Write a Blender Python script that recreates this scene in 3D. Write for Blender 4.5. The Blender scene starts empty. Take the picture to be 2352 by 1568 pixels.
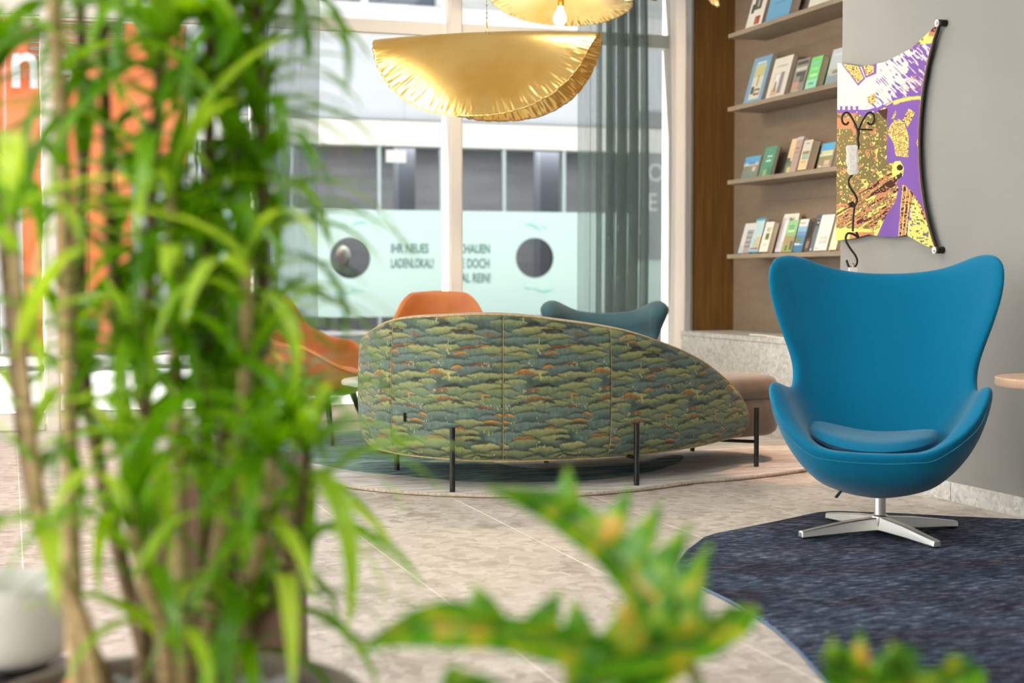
import bpy, math, random
import numpy as np
from mathutils import Vector, Matrix, Euler

SC = bpy.context.scene
COL = SC.collection
R = math.radians
rng = np.random.default_rng(11)
random.seed(7)

# ------------------------------------------------------------------ camera
cam_d = bpy.data.cameras.new('camera')
cam_d.sensor_width = 36.0
cam_d.lens = 3488.0 / 2352.0 * 36.0
cam_d.clip_end = 200
cam_d.dof.use_dof = True
cam_d.dof.focus_distance = 6.35
cam_d.dof.aperture_fstop = 2.3
cam_d.dof.aperture_blades = 0
cam = bpy.data.objects.new('camera', cam_d)
COL.objects.link(cam)
cam.location = (0, 0, 0.97)
cam.rotation_euler = (R(90 - 2.46), 0, R(-18.3))
SC.camera = cam

# ------------------------------------------------------------------ sky, sun, exposure
W = bpy.data.worlds.new('sky')
SC.world = W
W.use_nodes = True
bg = W.node_tree.nodes['Background']
bg.inputs['Color'].default_value = (0.93, 0.97, 1.0, 1)
bg.inputs['Strength'].default_value = 1.3

sun_d = bpy.data.lights.new('sun', 'SUN')
sun_d.energy = 30.0
sun_d.angle = R(1.0)
sun_d.color = (1.0, 0.985, 0.96)
sun = bpy.data.objects.new('sun', sun_d)
COL.objects.link(sun)
_el, _az = R(38), R(7)
sun_dir = Vector((math.cos(_el) * math.cos(_az), -math.cos(_el) * math.sin(_az), -math.sin(_el)))
sun.rotation_euler = sun_dir.to_track_quat('-Z', 'Y').to_euler()
sun.location = (-12, 12, 14)

SC.view_settings.view_transform = 'Standard'
SC.view_settings.look = 'None'
SC.view_settings.gamma = 1.0
SC.view_settings.use_curve_mapping = False
SC.view_settings.exposure = 0.14
SC.cycles.use_denoising = True
SC.cycles.max_bounces = 7
SC.cycles.diffuse_bounces = 4
SC.cycles.transparent_max_bounces = 12
SC.cycles.sample_clamp_indirect = 8.0
SC.cycles.glossy_bounces = 3
SC.cycles.use_adaptive_sampling = True
SC.cycles.adaptive_threshold = 0.15
SC.cycles.caustics_reflective = False
SC.cycles.caustics_refractive = False


def area_light(name, loc, size, power, color, rot=(0, 0, 0), spread=180):
    d = bpy.data.lights.new(name, 'AREA')
    d.shape = 'RECTANGLE'
    d.size, d.size_y = size
    d.energy = power
    d.color = color
    d.spread = R(spread)
    o = bpy.data.objects.new(name, d)
    COL.objects.link(o)
    o.location = loc
    o.rotation_euler = rot
    return o


# added ceiling fill lights, unseen: (x, y, power); their fixtures come with the ceiling
CEIL_Z = 3.35
CEILING_FILLS = [(0.2, 1.4, 9), (2.4, 1.4, 9), (0.4, 4.6, 11), (2.2, 4.2, 11), (2.9, 7.2, 16), (0.8, 7.6, 11)]
for _x, _y, _p in CEILING_FILLS:
    area_light('ceiling_fill_glow', (_x, _y, CEIL_Z - 0.035), (0.9, 0.9), _p, (1.0, 0.985, 0.965))

# warm spotlight in the ceiling above the end of the sofa
spd = bpy.data.lights.new('warm_spot', 'SPOT')
spd.energy = 230
spd.color = (1.0, 0.56, 0.34)
spd.spot_size = R(30)
spd.spot_blend = 0.25
spd.shadow_soft_size = 0.04
spo = bpy.data.objects.new('warm_spot', spd)
COL.objects.link(spo)
spo.location = (4.2, 6.9, CEIL_Z - 0.05)
spo.rotation_euler = (Vector((4.05, 6.85, 0)) - spo.location).to_track_quat('-Z', 'Y').to_euler()


# ------------------------------------------------------------------ helpers
def S(r, g, b):
    f = lambda c: (c / 255 / 12.92) if c <= 10 else ((c / 255 + 0.055) / 1.055) ** 2.4
    return (f(r), f(g), f(b))


def lin(a):
    a = np.asarray(a, float) / 255
    return np.where(a <= 0.04045, a / 12.92, ((a + 0.055) / 1.055) ** 2.4)


def smooth(a, b, x):
    t = np.clip((np.asarray(x, float) - a) / (b - a), 0, 1)
    return t * t * (3 - 2 * t)


def vnoise(x, y, seed=0, per=None):
    x = np.asarray(x, float)
    y = np.asarray(y, float)
    xi = np.floor(x).astype(np.int64)
    yi = np.floor(y).astype(np.int64)
    fx, fy = x - xi, y - yi
    fx = fx * fx * (3 - 2 * fx)
    fy = fy * fy * (3 - 2 * fy)

    def h(i, j):
        if per:
            i = np.mod(i, per)
        n = (i * 374761393 + j * 668265263 + seed * 974634777) & 0xFFFFFFFF
        n = ((n ^ (n >> 13)) * 1274126177) & 0xFFFFFFFF
        return ((n ^ (n >> 16)) & 0xFFFF) / 65535.0
    return (h(xi, yi) * (1 - fx) + h(xi + 1, yi) * fx) * (1 - fy) + (h(xi, yi + 1) * (1 - fx) + h(xi + 1, yi + 1) * fx) * fy


def catmull(pts, n, closed=False):
    p = np.asarray(pts, float)
    m = len(p)
    seg = m if closed else m - 1
    out = []
    for s in range(seg):
        if closed:
            a, b, c, d = p[(s - 1) % m], p[s], p[(s + 1) % m], p[(s + 2) % m]
        else:
            b, c = p[s], p[s + 1]
            a = p[s - 1] if s > 0 else 2 * b - c
            d = p[s + 2] if s + 2 < m else 2 * c - b
        for k in range(n):
            t = k / n
            out.append(0.5 * ((2 * b) + (c - a) * t + (2 * a - 5 * b + 4 * c - d) * t * t + (3 * b - a - 3 * c + d) * t ** 3))
    if not closed:
        out.append(p[-1])
    return np.array(out)


def resample(p, n):
    p = np.asarray(p, float)
    s = np.concatenate([[0], np.cumsum(np.linalg.norm(np.diff(p[:, :2], axis=0), axis=1))])
    t = np.linspace(0, s[-1], n)
    return np.stack([np.interp(t, s, p[:, k]) for k in range(p.shape[1])], 1), t


class MB:
    def __init__(self):
        self.v, self.f, self.m = [], [], []

    def add(self, v, f, mi=0, M=None):
        n = len(self.v)
        for q in v:
            q = Vector(q)
            self.v.append(tuple(M @ q) if M is not None else tuple(q))
        for q in f:
            self.f.append(tuple(i + n for i in q))
            self.m.append(mi)
        return self

    def box(self, x0, x1, y0, y1, z0, z1, mi=0, M=None):
        v = [(x0, y0, z0), (x1, y0, z0), (x1, y1, z0), (x0, y1, z0), (x0, y0, z1), (x1, y0, z1), (x1, y1, z1), (x0, y1, z1)]
        f = [(0, 3, 2, 1), (4, 5, 6, 7), (0, 1, 5, 4), (1, 2, 6, 5), (2, 3, 7, 6), (3, 0, 4, 7)]
        return self.add(v, f, mi, M)

    def quad(self, a, b, c, d, mi=0):
        return self.add([a, b, c, d], [(0, 1, 2, 3)], mi)

    def tube(self, pts, r, n=8, mi=0, caps=True, M=None):
        pts = [Vector(p) for p in pts]
        m = len(pts)
        rr = [r] * m if not hasattr(r, '__len__') else list(r)
        v, f = [], []
        up = None
        for i, p in enumerate(pts):
            t = (pts[min(i + 1, m - 1)] - pts[max(i - 1, 0)]).normalized()
            if up is None:
                up = Vector((0, 0, 1)) if abs(t.z) < 0.9 else Vector((1, 0, 0))
            a = t.cross(up).normalized()
            b = a.cross(t).normalized()
            up = b
            for k in range(n):
                w = 2 * math.pi * k / n
                v.append(p + (a * math.cos(w) + b * math.sin(w)) * rr[i])
        for i in range(m - 1):
            for k in range(n):
                k2 = (k + 1) % n
                f.append((i * n + k, i * n + k2, (i + 1) * n + k2, (i + 1) * n + k))
        if caps:
            f.append(tuple(range(n)))
            f.append(tuple(reversed(range((m - 1) * n, m * n))))
        return self.add(v, f, mi, M)

    def cyl(self, p0, p1, r0, r1=None, n=20, mi=0):
        return self.tube([p0, p1], [r0, r0 if r1 is None else r1], n, mi)

    def lathe(self, prof, n=32, c=(0, 0, 0), mi=0, caps=True):
        v, f = [], []
        m = len(prof)
        for (r, z) in prof:
            for k in range(n):
                w = 2 * math.pi * k / n
                v.append((c[0] + r * math.cos(w), c[1] + r * math.sin(w), c[2] + z))
        for i in range(m - 1):
            for k in range(n):
                k2 = (k + 1) % n
                f.append((i * n + k, i * n + k2, (i + 1) * n + k2, (i + 1) * n + k))
        if caps:
            if prof[0][0] > 1e-6:
                f.append(tuple(reversed(range(n))))
            if prof[-1][0] > 1e-6:
                f.append(tuple(range((m - 1) * n, m * n)))
        return self.add(v, f, mi)

    def prism(self, outline, z0, z1, mi=0):
        n = len(outline)
        v = [(p[0], p[1], z0) for p in outline] + [(p[0], p[1], z1) for p in outline]
        f = [tuple(reversed(range(n))), tuple(range(n, 2 * n))]
        f += [(i, (i + 1) % n, n + (i + 1) % n, n + i) for i in range(n)]
        return self.add(v, f, mi)

    def grid(self, P, mi=0, flip=False, close_v=False):
        P = np.asarray(P, float)
        a, b = P.shape[:2]
        f = []
        bb = b if close_v else b - 1
        for i in range(a - 1):
            for j in range(bb):
                j2 = (j + 1) % b
                q = (i * b + j, (i + 1) * b + j, (i + 1) * b + j2, i * b + j2)
                f.append(q[::-1] if flip else q)
        return self.add(P.reshape(-1, 3).tolist(), f, mi)

    def build(self, name, mats, parent=None, sm=False, bevel=0, sub=0, auto=None):
        me = bpy.data.meshes.new(name)
        me.from_pydata(self.v, [], self.f)
        return finish(name, me, mats, parent, sm, bevel, sub, self.m, auto)


def finish(name, me, mats, parent=None, sm=False, bevel=0, sub=0, midx=None, auto=None):
    mats = mats if isinstance(mats, (list, tuple)) else [mats]
    for m in mats:
        me.materials.append(m)
    if midx is not None and len(mats) > 1:
        me.polygons.foreach_set('material_index', np.array(midx, dtype=np.int32))
    if sm or auto:
        me.polygons.foreach_set('use_smooth', np.ones(len(me.polygons), dtype=bool))
    if auto:
        me.set_sharp_from_angle(angle=R(auto))
    me.update()
    o = bpy.data.objects.new(name, me)
    COL.objects.link(o)
    if parent is not None:
        o.parent = parent
    if bevel:
        b = o.modifiers.new('bevel', 'BEVEL')
        b.width = bevel
        b.segments = 2
        b.limit_method = 'ANGLE'
    if sub:
        s = o.modifiers.new('sub', 'SUBSURF')
        s.levels = s.render_levels = sub
    return o


def fast_grid(name, P, mats, parent=None, col=None, sm=True):
    """a regular grid of points as one mesh, optionally with a printed colour per point"""
    P = np.asarray(P, np.float32)
    a, b = P.shape[:2]
    idx = np.arange(a * b).reshape(a, b)
    q = np.stack([idx[:-1, :-1], idx[1:, :-1], idx[1:, 1:], idx[:-1, 1:]], -1).reshape(-1, 4)
    me = bpy.data.meshes.new(name)
    me.vertices.add(a * b)
    me.vertices.foreach_set('co', P.reshape(-1))
    me.loops.add(q.size)
    me.loops.foreach_set('vertex_index', q.reshape(-1).astype(np.int32))
    me.polygons.add(len(q))
    me.polygons.foreach_set('loop_start', np.arange(0, q.size, 4, dtype=np.int32))
    me.update(calc_edges=True)
    if col is not None:
        at = me.color_attributes.new('print', 'FLOAT_COLOR', 'POINT')
        c = np.ones((a * b, 4), np.float32)
        c[:, :3] = col.reshape(-1, 3)
        at.data.foreach_set('color', c.reshape(-1))
    return finish(name, me, mats, parent, sm)


def thing(name, label, cat, loc=(0, 0, 0), rz=0.0, group=None):
    o = bpy.data.objects.new(name, None)
    COL.objects.link(o)
    o.location = loc
    o.rotation_euler = (0, 0, rz)
    return tag(o, label, cat, group)


def tag(o, label, cat, group=None):
    o['label'] = label
    o['category'] = cat
    if group:
        o['group'] = group
    return o


def struct(o, label=None):
    o['kind'] = 'structure'
    if label:
        o['label'] = label
    return o


def text_mesh(name, txt, size, mat_, parent, loc, rot, sx=1.0, extrude=0.004, bold=0.0, align='LEFT'):
    cu = bpy.data.curves.new(name, 'FONT')
    cu.body = txt
    cu.size = size
    cu.extrude = extrude
    cu.offset = bold
    cu.align_x = align
    cu.resolution_u = 4
    t = bpy.data.objects.new(name + '_tmp', cu)
    COL.objects.link(t)
    bpy.context.view_layer.update()
    me = bpy.data.meshes.new_from_object(t.evaluated_get(bpy.context.evaluated_depsgraph_get()))
    bpy.data.objects.remove(t)
    bpy.data.curves.remove(cu)
    me.materials.clear()
    o = finish(name, me, mat_, parent)
    o.location = loc
    o.rotation_euler = rot
    o.scale = (sx, 1, 1)
    return o


# ------------------------------------------------------------------ materials
def nodes(name):
    m = bpy.data.materials.new(name)
    m.use_nodes = True
    nt = m.node_tree
    return m, nt, nt.nodes['Principled BSDF']


def lk(nt, a, b):
    nt.links.new(a, b)


def mapping(nt, coords, scale, rot=(0, 0, 0)):
    if coords == 'World':
        src = nt.nodes.new('ShaderNodeNewGeometry').outputs['Position']
    else:
        src = nt.nodes.new('ShaderNodeTexCoord').outputs[coords]
    mp = nt.nodes.new('ShaderNodeMapping')
    mp.inputs['Scale'].default_value = scale if hasattr(scale, '__len__') else (scale,) * 3
    mp.inputs['Rotation'].default_value = rot
    lk(nt, src, mp.inputs['Vector'])
    return mp.outputs['Vector']


def noise(nt, vec, scale=1.0, detail=4, rough=0.5, dist=0.0):
    n = nt.nodes.new('ShaderNodeTexNoise')
    n.inputs['Scale'].default_value = scale
    n.inputs['Detail'].default_value = detail
    n.inputs['Roughness'].default_value = rough
    n.inputs['Distortion'].default_value = dist
    lk(nt, vec, n.inputs['Vector'])
    return n.outputs['Fac']


def ramp(nt, fac, stops, interp='LINEAR'):
    r = nt.nodes.new('ShaderNodeValToRGB')
    r.color_ramp.interpolation = interp
    e = r.color_ramp.elements
    while len(e) < len(stops):
        e.new(0.5)
    for i, (p, c) in enumerate(stops):
        e[i].position = p
        e[i].color = (*c, 1) if len(c) == 3 else c
    lk(nt, fac, r.inputs['Fac'])
    return r.outputs['Color']


def mixc(nt, fac, a, b, mode='MIX'):
    m = nt.nodes.new('ShaderNodeMix')
    m.data_type = 'RGBA'
    m.blend_type = mode
    for s, val in ((m.inputs[0], fac), (m.inputs[6], a), (m.inputs[7], b)):
        if isinstance(val, bpy.types.NodeSocket):
            lk(nt, val, s)
        elif hasattr(val, '__len__'):
            s.default_value = (*val, 1)
        else:
            s.default_value = val
    return m.outputs[2]


def bump(nt, bsdf, h, strength=0.3, dist=0.01):
    b = nt.nodes.new('ShaderNodeBump')
    b.inputs['Strength'].default_value = strength
    b.inputs['Distance'].default_value = dist
    lk(nt, h, b.inputs['Height'])
    lk(nt, b.outputs['Normal'], bsdf.inputs['Normal'])


def mat(name, col, rough=0.5, metal=0.0, col2=None, scale=8.0, stretch=(1, 1, 1), coords='Object', bmp=0.0, bscale=None,
        spec=0.5, sheen=0.0, lo=0.35, hi=0.65, detail=4, emit=0.0):
    m, nt, b = nodes(name)
    b.inputs['Base Color'].default_value = (*col, 1)
    b.inputs['Roughness'].default_value = rough
    b.inputs['Metallic'].default_value = metal
    b.inputs['Specular IOR Level'].default_value = spec
    if sheen:
        b.inputs['Sheen Weight'].default_value = sheen
        b.inputs['Sheen Roughness'].default_value = 0.4
    if col2 is not None:
        v = mapping(nt, coords, stretch)
        n = noise(nt, v, scale, detail)
        lk(nt, ramp(nt, n, [(lo, col), (hi, col2)]), b.inputs['Base Color'])
    if bmp:
        v = mapping(nt, coords, stretch)
        bump(nt, b, noise(nt, v, bscale or scale * 4, 3), bmp, 0.004)
    if emit:
        b.inputs['Emission Color'].default_value = (*col, 1)
        b.inputs['Emission Strength'].default_value = emit
    return m


def printed(name, rough=0.8, bmp=0.0, bscale=300, stretch=(1, 1, 1), sheen=0.0):
    m, nt, b = nodes(name)
    a = nt.nodes.new('ShaderNodeVertexColor')
    a.layer_name = 'print'
    lk(nt, a.outputs['Color'], b.inputs['Base Color'])
    b.inputs['Roughness'].default_value = rough
    b.inputs['Specular IOR Level'].default_value = 0.25
    if sheen:
        b.inputs['Sheen Weight'].default_value = sheen
    if bmp:
        bump(nt, b, noise(nt, mapping(nt, 'Object', stretch), bscale, 2), bmp, 0.003)
    return m


def thin_glass(name, tint=(1, 1, 1), refl=1.0):
    m, nt, b = nodes(name)
    nt.nodes.remove(b)
    out = nt.nodes['Material Output']
    tr = nt.nodes.new('ShaderNodeBsdfTransparent')
    tr.inputs['Color'].default_value = (*tint, 1)
    gl = nt.nodes.new('ShaderNodeBsdfGlossy')
    gl.inputs['Roughness'].default_value = 0.0
    fr = nt.nodes.new('ShaderNodeFresnel')
    fr.inputs['IOR'].default_value = 1.45
    mx = nt.nodes.new('ShaderNodeMixShader')
    mu = nt.nodes.new('ShaderNodeMath')
    mu.operation = 'MULTIPLY'
    mu.inputs[1].default_value = refl
    lk(nt, fr.outputs[0], mu.inputs[0])
    lk(nt, mu.outputs[0], mx.inputs[0])
    lk(nt, tr.outputs[0], mx.inputs[1])
    lk(nt, gl.outputs[0], mx.inputs[2])
    lk(nt, mx.outputs[0], out.inputs['Surface'])
    return m


def sheer(name, col, cover, transl=0.5, tcol=None, vary=0.02):
    """woven see-through cloth: threads that scatter and pass light, gaps between them"""
    m, nt, b = nodes(name)
    nt.nodes.remove(b)
    out = nt.nodes['Material Output']
    tr = nt.nodes.new('ShaderNodeBsdfTransparent')
    di = nt.nodes.new('ShaderNodeBsdfDiffuse')
    di.inputs['Color'].default_value = (*col, 1)
    tl = nt.nodes.new('ShaderNodeBsdfTranslucent')
    tl.inputs['Color'].default_value = (*(tcol or col), 1)
    m1 = nt.nodes.new('ShaderNodeMixShader')
    m1.inputs[0].default_value = transl
    m2 = nt.nodes.new('ShaderNodeMixShader')
    lk(nt, di.outputs[0], m1.inputs[1])
    lk(nt, tl.outputs[0], m1.inputs[2])
    lk(nt, tr.outputs[0], m2.inputs[1])
    lk(nt, m1.outputs[0], m2.inputs[2])
    n = noise(nt, mapping(nt, 'Object', (40, 40, 6)), 1.0, 2)
    mr = nt.nodes.new('ShaderNodeMapRange')
    mr.inputs['To Min'].default_value = cover - vary
    mr.inputs['To Max'].default_value = cover + vary
    lk(nt, n, mr.inputs['Value'])
    lk(nt, mr.outputs[0], m2.inputs[0])
    lk(nt, m2.outputs[0], out.inputs['Surface'])
    return m


def leaf_mat(name, dark, light, tip, transl=0.4):
    m, nt, b = nodes(name)
    oi = nt.nodes.new('ShaderNodeObjectInfo')
    v = mapping(nt, 'Object', (60, 4, 4))
    n = noise(nt, v, 1.0, 2)
    ad = nt.nodes.new('ShaderNodeMath')
    ad.operation = 'MULTIPLY_ADD'
    ad.inputs[1].default_value = 0.45
    lk(nt, n, ad.inputs[0])
    mu = nt.nodes.new('ShaderNodeMath')
    mu.operation = 'MULTIPLY'
    mu.inputs[1].default_value = 0.75
    lk(nt, oi.outputs['Random'], mu.inputs[0])
    lk(nt, mu.outputs[0], ad.inputs[2])
    c = ramp(nt, ad.outputs[0], [(0.1, dark), (0.6, light), (1.0, tip)])
    lk(nt, c, b.inputs['Base Color'])
    b.inputs['Roughness'].default_value = 0.26
    tl = nt.nodes.new('ShaderNodeBsdfTranslucent')
    hs = nt.nodes.new('ShaderNodeHueSaturation')
    hs.inputs['Hue'].default_value = 0.478
    hs.inputs['Saturation'].default_value = 1.1
    hs.inputs['Value'].default_value = 2.1
    lk(nt, c, hs.inputs['Color'])
    lk(nt, hs.outputs['Color'], tl.inputs['Color'])
    mx = nt.nodes.new('ShaderNodeMixShader')
    mx.inputs[0].default_value = transl
    lk(nt, b.outputs[0], mx.inputs[1])
    lk(nt, tl.outputs[0], mx.inputs[2])
    lk(nt, mx.outputs[0], nt.nodes['Material Output'].inputs['Surface'])
    return m


def stone(name, base, flecks, dark, scale=1.0, rough=0.45, bmp=0.0):
    m, nt, b = nodes(name)
    v = mapping(nt, 'World', scale)
    n1 = noise(nt, v, 2.2, 5, 0.6)
    c = ramp(nt, n1, [(0.3, base), (0.7, tuple(0.9 * x for x in base))])
    vo = nt.nodes.new('ShaderNodeTexVoronoi')
    vo.inputs['Scale'].default_value = 26
    dv = nt.nodes.new('ShaderNodeVectorMath')
    nn = nt.nodes.new('ShaderNodeTexNoise')
    nn.inputs['Scale'].default_value = 14
    lk(nt, v, nn.inputs['Vector'])
    sc = nt.nodes.new('ShaderNodeVectorMath')
    sc.operation = 'SCALE'
    sc.inputs['Scale'].default_value = 0.09
    lk(nt, nn.outputs['Color'], sc.inputs[0])
    lk(nt, v, dv.inputs[0])
    lk(nt, sc.outputs[0], dv.inputs[1])
    lk(nt, dv.outputs[0], vo.inputs['Vector'])
    bw = nt.nodes.new('ShaderNodeRGBToBW')
    lk(nt, vo.outputs['Color'], bw.inputs[0])
    f = ramp(nt, bw.outputs[0], [(0.0, dark), (0.28, dark), (0.36, base), (0.62, base), (0.72, flecks), (1.0, flecks)])
    vo2 = nt.nodes.new('ShaderNodeTexVoronoi')
    vo2.inputs['Scale'].default_value = 9
    lk(nt, dv.outputs[0], vo2.inputs['Vector'])
    bw2 = nt.nodes.new('ShaderNodeRGBToBW')
    lk(nt, vo2.outputs['Color'], bw2.inputs[0])
    f2 = ramp(nt, bw2.outputs[0], [(0.0, dark), (0.2, dark), (0.27, base), (0.8, base), (0.9, flecks)])
    c2 = mixc(nt, 0.62, c, f)
    c3 = mixc(nt, 0.32, c2, f2)
    lk(nt, c3, b.inputs['Base Color'])
    b.inputs['Roughness'].default_value = rough
    return m


M = {}
M['wall_grey'] = mat('grey_wall_paint', S(148, 148, 147), 0.85, col2=S(144, 144, 143), scale=3, spec=0.2)
M['niche'] = mat('taupe_panel', S(140, 123, 107), 0.6, col2=S(132, 115, 99), scale=4, stretch=(1, 1, 6))
M['shelf'] = mat('taupe_shelf', S(152, 138, 120), 0.5, col2=S(142, 128, 110), scale=6)
M['wood'] = mat('brown_veneer', S(120, 84, 36), 0.45, col2=S(98, 66, 26), scale=5, stretch=(9, 9, 0.5))
M['white'] = mat('white_paint', S(226, 224, 222), 0.6, spec=0.3)
M['ceiling'] = mat('ceiling_paint', S(228, 226, 222), 0.9, spec=0.1)
M['frame'] = mat('window_frame_paint', S(224, 218, 212), 0.4)
M['beige_frame'] = mat('beige_jamb_paint', S(226, 214, 204), 0.5)
M['steel'] = mat('steel_strip', S(170, 172, 172), 0.3, 0.7)
M['alu'] = mat('polished_aluminium', S(232, 232, 232), 0.32, 1.0)
M['black_metal'] = mat('black_metal', S(30, 30, 30), 0.4, 0.3)
M['floor'] = stone('beige_stone', S(194, 184, 175), S(222, 214, 206), S(146, 132, 120), 1.0, 0.36)
M['grout'] = mat('pale_grout', S(244, 238, 230), 0.9)
M['bench'] = stone('grey_terrazzo', S(204, 204, 203), S(232, 232, 231), S(166, 163, 158), 2.2, 0.4)
M['glass'] = thin_glass('window_glass', (0.97, 0.985, 0.98), 0.25)
M['shopglass'] = thin_glass('shop_glass', (0.92, 0.94, 0.95), 1.0)
M['sheer'] = sheer('sheer_grey_green_cloth', S(122, 140, 138), 0.56, 0.5, vary=0.05)
M['sun_diffuser'] = sheer('sun_diffuser_cloth', S(235, 235, 232), 0.97, 0.85)  # cloth added to scatter the sun into the room
M['paper'] = mat('book_paper', S(214, 196, 178), 0.9)
M['dark'] = mat('gasket_black', S(24, 24, 26), 0.6)  # plain black of the window gaskets

# ================================================================== the room
WALL_X, NICHE_X, WIN_Y, END_Y = 3.86, 4.78, 9.95, 6.557
LEFT_X, REAR_Y = -4.2, -2.6

floor = struct(MB().box(LEFT_X, 4.95, REAR_Y, WIN_Y + 0.15, -0.12, -0.0006).build('floor', M['grout']), 'pale stone tiled floor')
tile_me = None
k = 0
for i in range(-10, 6):
    x0 = 1.83 + 0.6 * i
    if x0 + 0.6 < LEFT_X or x0 > 4.3:
        continue
    off = 0.45 * (i % 3)
    for j in range(-3, 9):
        y0 = j * 1.2 + off
        if y0 > WIN_Y - 0.05 or y0 + 1.2 < REAR_Y:
            continue
        y1 = min(y0 + 1.2, WIN_Y - 0.05)
        full = abs(y1 - y0 - 1.2) < 1e-6
        if full and tile_me is not None:
            t = bpy.data.objects.new('tile', tile_me)
            COL.objects.link(t)
            t.parent = floor
        else:
            t = MB().box(0.0022, 0.5978, 0.0022, (y1 - y0) - 0.0022, -0.012, 0.0).build('tile', M['floor'], floor)
            if full:
                tile_me = t.data
        t.location = (x0, y0, 0)

struct(MB().box(LEFT_X, 4.95, REAR_Y, WIN_Y + 0.15, CEIL_Z, CEIL_Z + 0.1).build('ceiling', M['ceiling']))
struct(MB().box(WALL_X, 4.95, REAR_Y, END_Y, 0, CEIL_Z).build('wall_right', M['wall_grey']), 'warm grey painted wall behind the blue armchair')
struct(MB().box(NICHE_X, 4.95, END_Y, WIN_Y, 0, CEIL_Z).build('wall_niche', M['niche']), 'taupe back panel of the bookshelf niche')
struct(MB().box(LEFT_X, 4.95, REAR_Y - 0.15, REAR_Y, 0, CEIL_Z).build('wall_rear', M['white']))
struct(MB().box(4.468, NICHE_X, 9.55, WIN_Y, 0, CEIL_Z).build('trim_1', M['wood'], bevel=0.002), 'dark brown wood panel beside the window')
struct(MB().box(4.445, 4.466, 9.54, 9.62, 0, CEIL_Z).build('trim_2', M['steel'], bevel=0.003), 'narrow steel strip between window and wood panel')
struct(MB().box(4.438, 4.4665, 9.622, WIN_Y - 0.05, 0, CEIL_Z).build('trim_3', M['beige_frame'], bevel=0.003), 'beige lining between curtain and steel strip')
struct(MB().box(4.62, 4.95, WIN_Y, WIN_Y + 0.15, 0, CEIL_Z).build('wall_back', M['white']))

# skirting of stone slabs along the grey wall
sk = bpy.data.objects.new('baseboard_right', None)
COL.objects.link(sk)
struct(sk, 'pale terrazzo stone skirting along the grey wall')
for a, b in ((REAR_Y, 3.2), (3.204, 4.4), (4.404, 5.6), (5.604, END_Y)):
    MB().box(WALL_X - 0.012, WALL_X - 0.0005, a, b, 0.0002, 0.082).build('slab', M['bench'], sk, bevel=0.001)

# left side of the room: glazed, with blinds added to spread the sun as soft light
wl = struct(MB().box(LEFT_X - 0.12, LEFT_X, REAR_Y, WIN_Y, 3.2, CEIL_Z).box(LEFT_X - 0.12, LEFT_X, REAR_Y, WIN_Y, 0, 0.12).build('wall_left', M['white']))
n = 7
step = (WIN_Y - REAR_Y) / n
for i in range(n):
    y0 = REAR_Y + i * step
    b = struct(MB().box(LEFT_X - 0.05, LEFT_X - 0.046, y0 + 0.04, y0 + step - 0.04, 0.12, 3.2).build('window_%d' % (i + 3), M['sun_diffuser']))
    b['label'] = 'added white cloth diffusing the sun, over an unseen window of the left side'
    MB().box(LEFT_X - 0.12, LEFT_X, y0 - 0.04, y0 + 0.04, 0.12, 3.2).build('mullion', M['frame'], wl)

# street window
wf = bpy.data.objects.new('window_1', None)
COL.objects.link(wf)
struct(wf, 'floor-to-ceiling street window with white frame')
MX = [-4.15, -2.65, -1.2, 0.25, 1.56, 2.878, 4.545]
for x in MX:
    w = 0.050 if x < 4 else 0.075
    mm = M['frame'] if x < 4 else M['beige_frame']
    MB().box(x - w, x + w, WIN_Y - 0.03, WIN_Y + 0.13, 0.0, CEIL_Z).build('mullion', mm, wf, bevel=0.003)
    MB().box(x - w + 0.012, x + w - 0.012, WIN_Y - 0.047, WIN_Y - 0.031, 0.0, CEIL_Z).build('cover_strip', mm, wf, bevel=0.003)
for a, b in zip(MX[:-1], MX[1:]):
    a2, b2 = a + 0.051, b - (0.051 if b < 4 else 0.076)
    MB().box(a2, b2, WIN_Y - 0.025, WIN_Y + 0.12, 2.585, 2.67).build('transom', M['frame'], wf, bevel=0.003)
    MB().box(a2, b2, WIN_Y - 0.025, WIN_Y + 0.12, 0.0, 0.115).build('bottom_rail', M['frame'], wf, bevel=0.003)
    MB().box(a2, b2, WIN_Y - 0.045, WIN_Y - 0.026, 0.012, 0.05).build('glazing_bead', M['frame'], wf, bevel=0.002)
    MB().box(a2, b2, WIN_Y - 0.028, WIN_Y - 0.026, 0.115, 0.118).build('gasket', M['dark'], wf)
    MB().box(a2, b2, WIN_Y - 0.028, WIN_Y - 0.0255, 2.58, 2.584).build('gasket', M['dark'], wf)
    for z0, z1 in ((0.118, 2.58), (2.672, 3.345)):
        MB().box(a2 + 0.001, b2 - 0.001, WIN_Y + 0.05, WIN_Y + 0.056, z0, z1).build('pane', M['glass'], wf)

# fixtures added around the ceiling fill lights set above
M['diffuser'] = mat('fill_diffuser', (1.0, 0.95, 0.88), 0.5, emit=3.0)
for i, (x, y, p) in enumerate(CEILING_FILLS):
    t = thing('ceiling_fill', 'added square ceiling fill light above the lounge, outside the picture', 'lamp', (x, y, CEIL_Z), group='added ceiling fill lights')
    MB().box(-0.5, 0.5, -0.5, -0.46, -0.03, -0.001).box(-0.5, 0.5, 0.46, 0.5, -0.03, -0.001).box(-0.5, -0.46, -0.46, 0.46, -0.03, -0.001).box(0.46, 0.5, -0.46, 0.46, -0.03, -0.001).build('frame', M['white'], t)
    MB().box(-0.459, 0.459, -0.459, 0.459, -0.012, -0.001).build('diffuser', M['diffuser'], t)

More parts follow.
